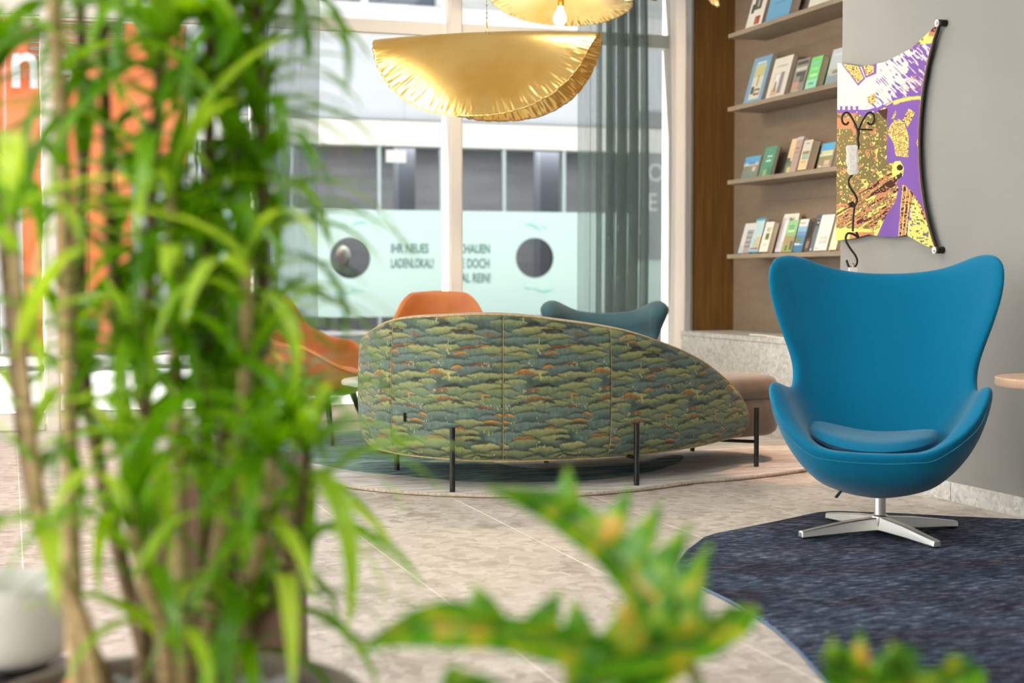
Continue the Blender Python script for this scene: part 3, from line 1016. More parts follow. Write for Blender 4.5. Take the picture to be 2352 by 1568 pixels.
MB().cyl((0, 0, 0.03), (0, 0, 0.17), 0.02, n=20).build('column', M['alu'], sw, True)
for k in range(4):
    a = R(45 + 90 * k)
    MB().tube([(0, 0, .045), (.16 * math.cos(a), .16 * math.sin(a), .035), (.31 * math.cos(a), .31 * math.sin(a), .012)], [.02, .016, .011], 8).build('base_leg', M['alu'], sw, True)

# ================================================================== orange shell armchairs
M['orange_leather'] = mat('cognac_leather', S(178, 104, 48), 0.5, col2=S(162, 90, 38), scale=5, bmp=0.1, bscale=120, sheen=0.2)
M['olive_metal'] = mat('dark_olive_metal', S(54, 58, 46), 0.35, 0.5)

def orange_chair(label, loc, rz):
    t = thing('shell_armchair', label, 'armchair', loc, rz, 'cognac shell armchairs')
    na, nr = 64, 12
    rimz, rimr = [], []
    for k in range(na):
        a = -math.pi + 2 * math.pi * k / na            # 0 = front (-y), +-pi = back
        A = abs(a) / math.pi
        z = float(np.interp(A, [0, .12, .26, .40, .55, .68, .78, 1], [.40, .41, .47, .565, .58, .66, .84, .855]))
        r = float(np.interp(A, [0, .15, .3, .5, .7, .82, 1], [.34, .345, .36, .37, .355, .33, .31]))
        rimz.append(z)
        rimr.append(r)
    rz_ = np.array(rimz)
    rz_ = (rz_ + np.roll(rz_, 1) + np.roll(rz_, -1)) / 3
    def face(off, inner):
        P = np.zeros((nr, na, 3))
        for k in range(na):
            a = -math.pi + 2 * math.pi * k / na
            for j in range(nr):
                s = j / (nr - 1)
                rr = (rimr[k] - off) * (math.sin(s * math.pi / 2) ** 0.8)
                z0 = .31 if inner else .262
                z = z0 + (rz_[k] - z0) * (s ** 2.6)
                if j == 0:
                    rr = 0.002
                P[j, k] = (rr * math.sin(a), -rr * math.cos(a), z)
        return P
    I, O = face(.028, True), face(0.0, False)
    mid = (I[-1] + O[-1]) / 2 + np.array([0, 0, .012])
    mb = MB()
    mb.grid(np.concatenate([I, mid[None], O[::-1]]), close_v=True)
    o = mb.build('shell', M['orange_leather'], t, True, sub=1)
    # seat cushion
    prof = [(0.0, .30), (.20, .30), (.27, .315), (.295, .35), (.285, .395), (.24, .425), (.12, .435), (0.0, .437)]
    c = MB().lathe(prof, 40, (0, -.015, 0))
    c.build('seat_cushion', M['orange_leather'], t, True, sub=1)
    rp = [(1.006 * rimr[k] * math.sin(-math.pi + 2 * math.pi * k / na), -1.006 * rimr[k] * math.cos(-math.pi + 2 * math.pi * k / na), rz_[k] - .008) for k in range(na)]
    MB().tube(rp + [rp[0]], .004, 6).build('piping', mat('cognac_piping', S(214, 130, 62), 0.5) if 'cognac_piping' not in bpy.data.materials else bpy.data.materials['cognac_piping'], t, True)
    for sx, sy in ((1, 1), (1, -1), (-1, 1), (-1, -1)):
        MB().tube([(sx * .17, sy * .17, .285), (sx * .245, sy * .245, 0.006)], [.02, .012], 14).build('leg', M['olive_metal'], t, True)
    return t
orange_chair('cognac shell armchair at left, partly hidden by the bushy plant', (1.66, 8.70, .0172), R(53))
orange_chair('cognac shell armchair of which only the back top rises behind the sofa', (2.53, 9.0, .0172), R(-10))

def rebase(t):
    for ch in t.children:
        ch.location = Vector(ch.location) - Vector(t.location)

# ================================================================== patterned sofa
def paint_fabric(W_, H_, period):
    """painterly tufted meadow print: one horizontal repeat, W_ x H_ samples over period x 0.70 m; row 0 is the lowest"""
    r = np.random.default_rng(5)
    X, Z = np.meshgrid(np.arange(W_) / W_ * period, np.arange(H_) / H_ * 0.70, indexing='ij')
    px = lambda c: np.array(c, float)
    nP = int(round(period / 0.0065))
    hair = vnoise(X / 0.0065, Z / 0.02, 3, nP)
    soft = vnoise(X / (period / 6), Z / 0.05, 9, 6)
    base = px((90, 112, 102))[None, None] * (0.72 + 0.5 * soft[..., None]) * (0.92 + 0.16 * hair[..., None])
    img = base.copy()
    pal = [((160, 160, 100), (92, 108, 80), 9), ((138, 146, 96), (80, 100, 82), 9), ((108, 128, 120), (76, 98, 92), 10), ((180, 174, 110), (104, 114, 78), 5),
           ((208, 146, 66), (126, 84, 38), 5), ((178, 104, 54), (104, 66, 40), 3), ((52, 52, 56), (66, 78, 70), 4), ((46, 48, 38), (74, 92, 76), 4)]
    wts = np.array([p[2] for p in pal], float)
    big = np.where(np.arange(8) < 4, wts, 0); big /= big.sum()
    sml = np.where(np.arange(8) >= 4, wts, 0); sml /= sml.sum()
    tufts = []
    z = 0.745
    q = 0
    while z > -0.02:
        z -= r.uniform(0.012, 0.018)
        q += 1
        k = r.choice(8, p=big)
        tufts.append(((q * 0.2256 + r.uniform(-.03, .03)) % period, z, r.uniform(0.055, 0.12), r.uniform(0.038, 0.064), k))
        if r.uniform() < 0.62:
            k = r.choice(8, p=sml)
            tufts.append((r.uniform(0, period), z + r.uniform(-.006, .006), r.uniform(0.024, 0.06), r.uniform(0.014, 0.028), k))
    for cx, zt, w, h, k in tufts:
        top, low, _ = pal[k]
        dx = (X - cx + period / 2) % period - period / 2
        u = dx / w
        inside = np.abs(u) < 1
        dome = np.where(inside, (1 - np.abs(u) ** 3.5), 0)
        wob = (vnoise(X / (period / 20), X * 0 + zt * 70, 17 + k, 20) - 0.5) * 0.008 + (vnoise(X / (period / 60), X * 0 + zt * 70, 27 + k, 60) - 0.5) * 0.0025
        edge = zt + 0.013 * np.clip(1 - u * u, 0, 1) + wob + 0.004 * u * math.sin(zt * 300)
        depth = (edge - Z) / (h * (0.22 + 0.78 * np.clip(1 - u * u, 0, 1) + 1e-3))
        a = np.where(inside, smooth(-0.05, 0.03, depth) * (1 - smooth(0.2, 1.0, depth + 0.5 * (hair - 0.5))), 0) * smooth(0, 0.45, dome)
        t = np.clip(depth * 1.1, 0, 1)[..., None]
        c = px(top)[None, None] * (1 - t) + px(low)[None, None] * t
        c = c * (0.92 + 0.16 * hair[..., None])
        img = img * (1 - a[..., None]) + c * a[..., None]
        und = np.where(inside, np.exp(-((depth + 0.16) / 0.12) ** 2), 0) * dome * 0.45
        img = img * (1 - und[..., None] * 0.55)
    fl = vnoise(X / (period / 70), Z / 0.011, 23, 70) * vnoise(X / (period / 9), Z / 0.06, 31, 9)
    a = smooth(0.60, 0.70, fl)[..., None] * 0.7
    img = img * (1 - a) + px((206, 196, 128))[None, None] * a
    gr = img.mean(-1, keepdims=True)
    img = gr + (img - gr) * 0.92
    return lin(np.clip(img, 0, 255)) * 0.86

PERIOD = 0.365
tile = paint_fabric(150, 300, PERIOD)
ctrl = [(1.74, 7.52, .62, .17), (1.63, 7.30, .675, .165), (1.595, 7.05, .70, .16), (1.65, 6.76, .768, .155), (1.85, 6.49, .793, .150), (2.06, 6.39, .797, .147),
        (2.28, 6.36, .777, .145), (2.70, 6.41, .712, .143), (3.10, 6.56, .585, .153), (3.38, 6.74, .440, .166), (3.50, 6.835, .345, .170), (3.557, 6.885, .235, .186)]
cd = catmull(ctrl, 24)
NS, NT = 900, 210
cs, sl = resample(cd, NS)
tg = np.gradient(cs[:, :2], axis=0)
tg /= np.linalg.norm(tg, axis=1)[:, None]
nrm = np.stack([tg[:, 1], -tg[:, 0]], 1)
tt = np.linspace(0, 1, NT)
zz = cs[:, 3:4] + (cs[:, 2:3] - cs[:, 3:4]) * tt[None]
hgt = (cs[:, 2:3] - cs[:, 3:4])
dz_b, dz_t = (zz - cs[:, 3:4]), (cs[:, 2:3] - zz)
off = -0.040 * np.exp(-dz_b / 0.035) - 0.022 * np.exp(-dz_t / 0.018) + 0.010 * np.sin(np.pi * tt)[None]
off = off - 0.05 * np.exp(-(sl[-1] - sl)[:, None] / 0.015)
# panel seams pull the cloth in a little; the print restarts at each seam
seams = [0.0]
for sx in (1.655, 2.07, 2.585):
    i = int(np.argmin(np.where(np.arange(NS) > 150, np.abs(cs[:, 0] - sx), 9)))
    seams.append(sl[i])
for s in seams[1:]:
    off = off - 0.006 * np.exp(-((sl - s)[:, None] / 0.006) ** 2)
P = np.zeros((NS, NT, 3))
P[..., 0] = cs[:, 0:1] + nrm[:, 0:1] * off
P[..., 1] = cs[:, 1:2] + nrm[:, 1:2] * off
P[..., 2] = zz
pid = np.searchsorted(np.array(seams), sl, side='right') - 1
local = (sl - np.array(seams)[pid] + np.array([0.11, 0.20, 0.0, 0.0])[pid])
vshift = np.array([0.02, 0.0, 0.0, 0.12])[pid]
iu = np.mod(local / PERIOD * tile.shape[0], tile.shape[0])[:, None]
iv = np.clip(np.mod(zz + vshift[:, None] - 0.1, 0.699) / 0.70 * tile.shape[1], 0, tile.shape[1] - 1.001)
i0 = np.floor(iu).astype(int); i1 = (i0 + 1) % tile.shape[0]; fu = (iu - i0)[..., None]
j0 = np.floor(iv).astype(int); j1 = np.minimum(j0 + 1, tile.shape[1] - 1); fv = (iv - j0)[..., None]
colr = (tile[i0 % tile.shape[0], j0] * (1 - fu) + tile[i1, j0] * fu) * (1 - fv) + (tile[i0 % tile.shape[0], j1] * (1 - fu) + tile[i1, j1] * fu) * fv
SZ = 0.0172
sofa = thing('sofa', 'curved sofa with green and orange tufted meadow print on its back', 'sofa', (2.6, 6.95, SZ))
M['meadow'] = printed('meadow_print_cloth', 0.75, 0.35, 260, (1, 1, 0.25), 0.15)
M['taupe'] = mat('taupe_velvet', S(126, 111, 99), 0.85, col2=S(110, 95, 83), scale=5, sheen=0.5, spec=0.15)
M['goldpipe'] = mat('sand_piping', S(192, 166, 118), 0.8, col2=S(160, 140, 96), scale=60)
fast_grid('backrest', P[:, ::-1], M['meadow'], sofa, colr[:, ::-1])
# lining: over the top edge and down the inside, plus underside
sel = np.arange(0, NS, 9); sel[-1] = NS - 1
c2, n2 = cs[sel], nrm[sel]
th = np.minimum(0.10, 0.4 * (c2[:, 2] - c2[:, 3]))
rows = []
topP = P[sel, -1]
botP = P[sel, 0]
def inn(d, z):
    return np.stack([c2[:, 0] - n2[:, 0] * d, c2[:, 1] - n2[:, 1] * d, z], 1)
rows = [topP, inn(0.022 + th * 0.25, c2[:, 2] + 0.012), inn(0.022 + th * 0.6, c2[:, 2] + 0.010), inn(0.022 + th, c2[:, 2] - 0.02), inn(0.03 + th, (c2[:, 2] + c2[:, 3]) / 2), inn(0.03 + th, c2[:, 3] + 0.01), botP]
MB().grid(np.array(rows)).build('lining', M['taupe'], sofa, True)
MB().tube([(p[0], p[1], p[2] + 0.002) for p in P[::6, -1]], 0.0045, 6).build('piping', M['goldpipe'], sofa, True)
MB().tube([tuple(p) for p in P[::6, 0]], 0.0045, 6).build('piping', M['goldpipe'], sofa, True)
for s in seams[1:]:
    i = int(np.argmin(np.abs(sl - s)))
    MB().tube([(P[i, j, 0] + nrm[i, 0] * 0.004, P[i, j, 1] + nrm[i, 1] * 0.004, P[i, j, 2]) for j in range(2, NT - 2, 6)], 0.0012, 5).build('seam', M['goldpipe'], sofa, True)
so = catmull([(1.95, 6.53), (2.28, 6.46), (2.68, 6.51), (3.06, 6.65), (3.36, 6.82), (3.52, 6.90), (3.70, 6.96), (3.80, 7.07), (3.825, 7.22), (3.74, 7.42), (3.45, 7.55), (2.95, 7.48), (2.5, 7.40), (2.1, 7.50), (1.86, 7.60), (1.72, 7.42), (1.69, 7.1), (1.77, 6.80)], 5, True)
def rounded(outline, prof):
    o = np.asarray(outline)
    d = np.roll(o, -1, 0) - np.roll(o, 1, 0)
    d /= np.linalg.norm(d, axis=1)[:, None]
    nn = np.stack([d[:, 1], -d[:, 0]], 1)
    rings = np.array([np.concatenate([o - nn * ins, np.full((len(o), 1), z)], 1) for ins, z in prof])
    mb = MB().grid(rings, close_v=True)
    m = len(o)
    mb.f += [tuple(range(m)), tuple(reversed(range((len(prof) - 1) * m, len(prof) * m)))]
    mb.m += [0, 0]
    return mb
rounded(so, [(.07, .150), (.03, .153), (.008, .170), (0, .20), (0, .31), (.006, .335), (.014, .344)]).build('seat_base', M['taupe'], sofa, True)
rounded(so, [(.014, .3445), (.004, .352), (-.002, .38), (.004, .42), (.02, .444), (.05, .455), (.12, .459)]).build('seat_cushion', M['taupe'], sofa, True)
for (x, y, z1, bx, by) in ((1.85, 6.434, .285, 1.90, 6.60), (2.706, 6.372, .285, 2.68, 6.56), (3.545, 6.816, .295, 3.40, 6.93)):
    lg = MB().cyl((x, y, 0.0), (x, y, z1), 0.0125, n=18).build('leg', M['black_metal'], sofa, auto=40)
    lg.location.z = SZ
    b = MB().tube([(x, y, .125), (bx, by, .125)], 0.0085, 8).tube([(bx, by, .125), (bx, by, .158)], 0.0085, 8).build('bracket', M['black_metal'], lg, True)
for (x, y) in ((1.80, 7.245), (3.53, 7.536), (2.6, 7.3)):
    MB().cyl((x, y, SZ), (x, y, .158), 0.0125, n=18).build('leg', M['black_metal'], sofa, auto=40)
i = int(np.argmin(np.where(np.arange(NS) > 150, np.abs(cs[:, 0] - 1.70), 9)))
tp = P[i, 60] + np.array([nrm[i, 0], nrm[i, 1], 0]) * 0.004
MB().box(tp[0] - .004, tp[0] + .004, tp[1] - .008, tp[1] + .008, tp[2] - .02, tp[2] + .02).build('label_tag', M['black_metal'], sofa)
rebase(sofa)

# ================================================================== coffee table with fluted drum
ct = thing('coffee_table', 'round coffee table with pale top and dark fluted drum base', 'table', (2.13, 8.03, 0.0172))
M['paletop'] = mat('pale_grey_top', S(196, 200, 198), 0.3)
MB().lathe([(0.0, .365), (.425, .365), (.432, .37), (.432, .385), (.425, .392), (0.0, .392)], 64).build('table_top', M['paletop'], ct, auto=40)
dr = MB().lathe([(0.0, 0.02), (.26, 0.02), (.26, .363), (0.0, .363)], 48).build('drum', M['black_metal'], ct, auto=40)
MB().lathe([(0.0, 0.0), (.24, 0.0), (.24, .02), (0.0, .02)], 48).build('plinth', M['black_metal'], ct, auto=40)
fl_me = None
M['flute'] = mat('dark_bronze_flute', S(62, 54, 48), 0.35, 0.4)
for k in range(56):
    a = 2 * math.pi * k / 56
    if fl_me is None:
        f = MB().cyl((0, 0, .021), (0, 0, .362), 0.0125, n=8).build('flute', M['flute'], dr, True)
        fl_me = f.data
    else:
        f = bpy.data.objects.new('flute', fl_me); COL.objects.link(f); f.parent = dr
    f.location = (.268 * math.cos(a), .268 * math.sin(a), 0)

# ================================================================== stone bench with magazines
bn = thing('stone_bench', 'long grey terrazzo bench block below the bookshelves', 'bench', (4.57, 8.0, 0))
MB().box(-.195, .205, -1.435, 1.53, 0.0, .565).build('body', M['bench'], bn, bevel=0.003)
MB().box(-.20, .205, -1.435, 1.535, .566, .596).build('top_slab', M['bench'], bn, bevel=0.003)
for lab, x, y, w, l, rz, c, z in (('white magazine lying at the back of the terrazzo bench', 4.56, 8.52, .2, .27, 12, (226, 226, 224), .5965), ('cream brochure lying near the front edge of the terrazzo bench', 4.46, 8.17, .13, .36, -4, (232, 220, 196), .5965)):
    mg = thing('magazine', lab, 'magazine', (x, y, z), R(rz))
    MB().box(-w / 2, w / 2, -l / 2, l / 2, 0.0, .009).build('pages', M['white'], mg)
    MB().box(-w / 2 - .001, w / 2 + .001, -l / 2 - .001, l / 2 + .001, .0092, .0105).build('cover', mat('magazine_cover', S(*c), 0.35), mg)
    MB().box(-w / 2 + .02, w / 2 - .02, -l / 2 + .12, l / 2 - .03, .0106, .0109).build('cover_print', mat('magazine_print', S(170, 172, 178), 0.4), mg)

# ================================================================== wall shelves
SH = {1: 2.555, 2: 2.078, 3: 1.600, 4: 1.114}
for k, nm in ((1, 'topmost taupe wall shelf with a blue book'), (2, 'second taupe wall shelf from the top, with a bright green book'), (3, 'third taupe wall shelf from the top, with a dark green book'), (4, 'lowest taupe wall shelf, crowded with books')):
    z = SH[k]
    t = thing('wall_shelf', nm, 'shelf', (4.64, 7.82, z), group='display shelves in the niche')
    MB().box(-.14, .138, -1.262, 1.27, -.028, 0.0).build('board', M['shelf'], t, bevel=0.002)
    v = [(.022, -1.262, .0005), (.022, 1.262, .0005), (.126, 1.262, .345), (.126, -1.262, .345), (.034, -1.262, .0005), (.034, 1.262, .0005), (.138, 1.262, .341), (.138, -1.262, .341)]
    MB().add(v, [(0, 3, 2, 1), (4, 5, 6, 7), (3, 7, 6, 2), (0, 1, 5, 4), (1, 2, 6, 5), (0, 4, 7, 3)]).build('leaning_panel', M['niche'], t)

CM = {}
def cmat(c, rough=0.4):
    key = tuple(c)
    if key not in CM:
        CM[key] = mat('cover_%d_%d_%d' % key, S(*c), rough)
    return CM[key]

def book(shelf, y0, y1, h, th, front, back, blocks, label, dx=0.0, lean=16, txt=()):
    z = SH[shelf]
    w = y1 - y0
    t = thing('book', label, 'book', (4.575 + dx, (y0 + y1) / 2, z + 0.0006 + (th + 0.004) * math.sin(R(lean))), 0, 'books on shelf %d from the top' % shelf)
    t.rotation_euler = (0, R(lean), 0)
    hw = w / 2
    MB().box(.0022, th - .0022, -hw + .004, hw - .003, .003, h - .003).build('pages', M['paper'], t)
    MB().box(0, .002, -hw, hw, 0, h).build('front_cover', cmat(front), t)
    MB().box(th - .002, th, -hw, hw, 0, h).build('back_cover', cmat(back), t)
    MB().box(.002, th - .002, hw - .0022, hw, 0, h).build('spine', cmat(back), t)
    if blocks:
        mb = MB()
        cols = []
        for i, (u0, u1, v0, v1, c) in enumerate(blocks):
            x = -.0003 - .00012 * i
            mb.quad((x, hw - u0 * w, v0 * h), (x, hw - u0 * w, v1 * h), (x, hw - u1 * w, v1 * h), (x, hw - u1 * w, v0 * h), i)
            cols.append(cmat(c))
        # give the print a hair of thickness towards the cover
        mb.build('cover_print', cols, t)
    for (s, u, v, size, c) in txt:
        text_mesh('title', s, size, cmat(c), t, (-.003, hw - u * w, v * h), (R(90), 0, R(-90)), 0.7, 0.0002)
    return t

Wt, Cr, Bk = (238, 234, 228), (236, 226, 206), (46, 46, 48)
book(1, 8.782, 9.002, .31, .035, Wt, Wt, [(.25, .72, .42, .66, (92, 88, 80)), (.12, .3, .36, .56, (72, 70, 66)), (.45, .55, .48, .62, (196, 190, 180)), (.5, .82, .08, .26, (168, 58, 44)), (.56, .72, .1, .22, (214, 110, 84))], 'white book with dark photos and a small red picture, top shelf')
book(1, 8.413, 8.723, .32, .06, (116, 178, 222), (30, 40, 60), [(.25, .7, .36, .37, (60, 110, 150)), (.3, .34, .5, .8, (150, 206, 196)), (.45, .5, .46, .84, (160, 214, 190)), (.6, .63, .5, .8, (84, 150, 200))], 'thick sky-blue book on the top shelf', txt=())
book(1, 7.916, 8.184, .27, .02, Wt, Wt, [(.2, .8, .5, .8, (206, 206, 210))], 'plain white book next to the grey wall edge, top shelf')
book(2, 8.77, 9.021, .315, .035, (132, 174, 208), (96, 110, 122), [(.22, .80, .08, .82, (226, 222, 206)), (.22, .8, .56, .8, (208, 204, 150)), (.26, .42, .2, .36, (64, 76, 88)), (.45, .75, .16, .30, (110, 84, 72)), (.5, .72, .2, .26, (230, 220, 206)), (.25, .75, .84, .89, (226, 232, 238)), (.5, .56, .36, .6, (150, 140, 110))], 'large light blue framed interior photo book on the second shelf')
book(2, 8.474, 8.711, .270, .034, (232, 228, 220), (120, 100, 86), [(.2, .8, .12, .62, (218, 212, 202)), (.56, .74, .1, .62, (140, 146, 156)), (.3, .5, .28, .58, (238, 238, 236)), (.2, .55, .06, .22, (216, 184, 154)), (.22, .8, .76, .8, (196, 190, 180)), (.34, .42, .16, .4, (120, 110, 84))], 'white interior book between the light blue and the grey ones, second shelf')
book(2, 8.238, 8.402, .222, .022, (150, 148, 142), (120, 136, 156), [(.1, .9, .84, .93, (84, 84, 84)), (.1, .9, .66, .76, (206, 204, 196)), (.2, .9, .5, .62, (92, 92, 90)), (.1, .55, .08, .34, (206, 160, 140)), (.55, .9, .3, .5, (100, 100, 98)), (.2, .7, .02, .1, (170, 196, 180))], 'small grey photo book left of the bright green one, second shelf')
book(2, 8.079, 8.211, .205, .045, (130, 226, 130), (96, 206, 70), [(.0, 1, .0, .3, (166, 232, 206)), (.2, .8, .78, .84, (150, 200, 226)), (.2, .8, .58, .66, (160, 240, 170)), (.2, .85, .38, .46, (196, 246, 206)), (.25, .7, .14, .2, (90, 190, 150))], 'bright lime green book on the second shelf')
book(2, 7.807, 7.976, .225, .03, (206, 214, 222), (206, 186, 168), [(.0, 1, .0, .34, (150, 170, 184)), (.1, 1, .26, .46, (196, 200, 190)), (.35, 1, .3, .4, (138, 150, 140)), (.2, .9, .8, .86, (226, 230, 236))], 'pale misty landscape book cut off by the grey wall, second shelf')
book(3, 8.824, 9.046, .148, .024, (150, 142, 124), (212, 196, 208), [(.0, .92, .66, 1, (96, 178, 226)), (.0, .92, .56, .7, (196, 214, 224)), (.3, .7, .62, .78, (120, 150, 190)), (.0, .92, .0, .3, (128, 150, 140)), (.6, .8, .3, .5, (226, 206, 194))], 'small photo book with blue sky at the far end of the third shelf')
book(3, 8.635, 8.794, .195, .026, (96, 160, 136), (30, 34, 34), [(.35, .75, .64, .69, (226, 240, 232)), (.42, .6, .57, .59, (200, 224, 212)), (.32, .74, .48, .54, (226, 240, 232)), (.3, .6, .0, .2, (160, 190, 140)), (.6, 1, .05, .3, (90, 140, 104)), (.4, .5, .86, .88, (200, 224, 212))], 'dark green book with white title on the third shelf')
book(3, 8.396, 8.469, .226, .012, (232, 210, 166), (226, 214, 190), [(0, 1, 0, .35, (120, 140, 110)), (0, .6, .3, .45, (90, 110, 100)), (.4, 1, .0, .18, (226, 206, 140))], 'narrow yellow landscape book beside the mauve one, third shelf', 0.002)
book(3, 8.314, 8.394, .225, .03, (190, 168, 160), (216, 198, 210), [(.1, .8, .66, .7, (156, 120, 112)), (.1, .8, .54, .58, (166, 132, 124)), (0, 1, .92, 1, (214, 196, 208))], 'mauve brown book standing third from the far end, third shelf')
book(3, 8.184, 8.292, .190, .05, (236, 214, 170), (222, 200, 160), [(.1, .9, .68, .95, (216, 222, 222)), (.15, .9, .52, .62, (130, 140, 140)), (.2, .9, .34, .5, (160, 190, 190)), (.2, .8, .24, .3, (206, 180, 120)), (.3, .7, .86, .9, (140, 150, 156))], 'thick cream map book on the third shelf')
book(3, 7.891, 8.058, .155, .026, (150, 144, 110), (222, 206, 222), [(.0, .9, .66, 1, (90, 174, 224)), (.1, .9, .52, .7, (216, 210, 160)), (.0, .9, .48, .56, (210, 220, 206)), (.45, .8, .12, .3, (216, 186, 170)), (.1, .3, .04, .12, (226, 206, 200)), (.4, .9, .04, .08, (220, 200, 190))], 'low landscape photo book next to the grey wall, third shelf')
book(4, 8.928, 9.078, .205, .018, (226, 226, 226), (190, 160, 140), [(.4, 1, .0, .78, (176, 172, 170)), (.45, .95, .66, .7, (120, 118, 120)), (.45, .95, .5, .54, (120, 118, 120)), (.45, .95, .34, .38, (120, 118, 120)), (.45, .95, .2, .24, (120, 118, 120)), (.0, .35, .0, .25, (196, 216, 222))], 'pale grey book with lines of dark print at the far end, lowest shelf')
book(4, 8.794, 8.916, .228, .03, (196, 224, 230), (20, 108, 122), [(0, 1, .94, 1, (60, 176, 200)), (.5, 1, .1, .46, (216, 196, 150)), (.2, .6, .14, .4, (176, 206, 196)), (.1, .9, .08, .14, (180, 120, 140)), (0, 1, 0, .05, (110, 200, 226))], 'light blue book with dark turquoise edge on the lowest shelf', -0.006)
book(4, 8.646, 8.758, .200, .034, (240, 236, 230), (226, 204, 180), [(.35, .8, .4, .8, (140, 160, 90)), (.35, .8, .62, .68, (236, 234, 226)), (.4, .7, .44, .58, (90, 120, 50)), (.45, .8, .7, .78, (214, 214, 160)), (.3, .7, .2, .22, (190, 186, 182)), (.3, .8, .25, .27, (190, 186, 182))], 'white book with a small green leaf picture on the lowest shelf', -0.014)
book(4, 8.435, 8.629, .252, .016, (238, 232, 220), (206, 176, 150), [(.2, .62, .70, .74, (112, 108, 96)), (.3, .52, .74, .79, (112, 108, 96)), (.3, .6, .0, .4, (160, 112, 84))], 'tall cream book with a small dome drawing, rear row of the lowest shelf', 0.032)
book(4, 8.48, 8.565, .228, .022, (214, 210, 220), (216, 226, 238), [(.0, .4, .1, .96, (190, 184, 192)), (.1, .3, .3, .8, (170, 164, 172)), (.6, 1, .3, .9, (226, 232, 240))], 'slim lilac book left of the castle book, lowest shelf', -0.004)
book(4, 8.340, 8.474, .206, .014, (150, 190, 130), (120, 120, 110), [(0, 1, .62, 1, (156, 206, 156)), (.2, .7, .80, .83, (90, 130, 84)), (.25, .7, .73, .76, (90, 130, 84)), (.2, .8, .62, .68, (206, 230, 196)), (0, 1, .24, .5, (170, 150, 116)), (0, 1, 0, .26, (166, 174, 96)), (.3, .5, .04, .22, (110, 104, 110)), (.7, .95, .06, .34, (96, 96, 92))], 'green book with castle and trees on the lowest shelf', -0.010)
book(4, 8.225, 8.335, .208, .012, (150, 190, 220), (60, 56, 50), [(0, 1, .78, 1, (232, 232, 232)), (.1, .7, .86, .9, (224, 150, 130)), (0, 1, .5, .62, (116, 150, 196)), (0, 1, .24, .5, (84, 140, 190)), (0, .7, .3, .42, (130, 140, 80)), (0, .6, .2, .26, (226, 226, 226)), (0, 1, 0, .2, (70, 130, 170))], 'blue sea and coast book on the lowest shelf', -0.004)
book(4, 8.150, 8.200, .208, .02, (90, 80, 70), (206, 190, 170), [(.2, .8, .4, .9, (40, 38, 38)), (.1, .9, .1, .3, (150, 130, 110))], 'narrow dark brown book left of the slate grey one, lowest shelf', -0.002)
book(4, 8.098, 8.146, .206, .016, (110, 124, 136), (206, 194, 210), [(.1, .8, .78, .95, (52, 52, 54)), (.3, .7, .84, .9, (226, 226, 226)), (.1, .5, .03, .08, (220, 220, 220))], 'narrow slate grey book on the lowest shelf', 0.004)
book(4, 8.105, 8.215, .235, .012, (92, 96, 106), (196, 176, 196), [(.1, .9, .8, .86, (196, 196, 206))], 'dark slate book standing in the rear row, lowest shelf', 0.036)
book(4, 7.936, 8.086, .222, .026, (240, 237, 232), (238, 222, 176), [(.1, .3, .05, .09, (176, 178, 190)), (.3, .8, .78, .79, (206, 204, 200)), (.35, .75, .72, .73, (206, 204, 200))], 'white book with TAL UND printed low on its cover, lowest shelf', 0.0, 16, (('TAL UND', .28, .31, .030, (196, 192, 186)), ('SÄLCHEN', .28, .19, .030, (196, 192, 186))))
book(4, 7.826, 7.906, .178, .03, (242, 240, 196), (206, 180, 150), [(.1, .9, .1, .9, (240, 238, 206))], 'small pale yellow book next to the grey wall, lowest shelf')

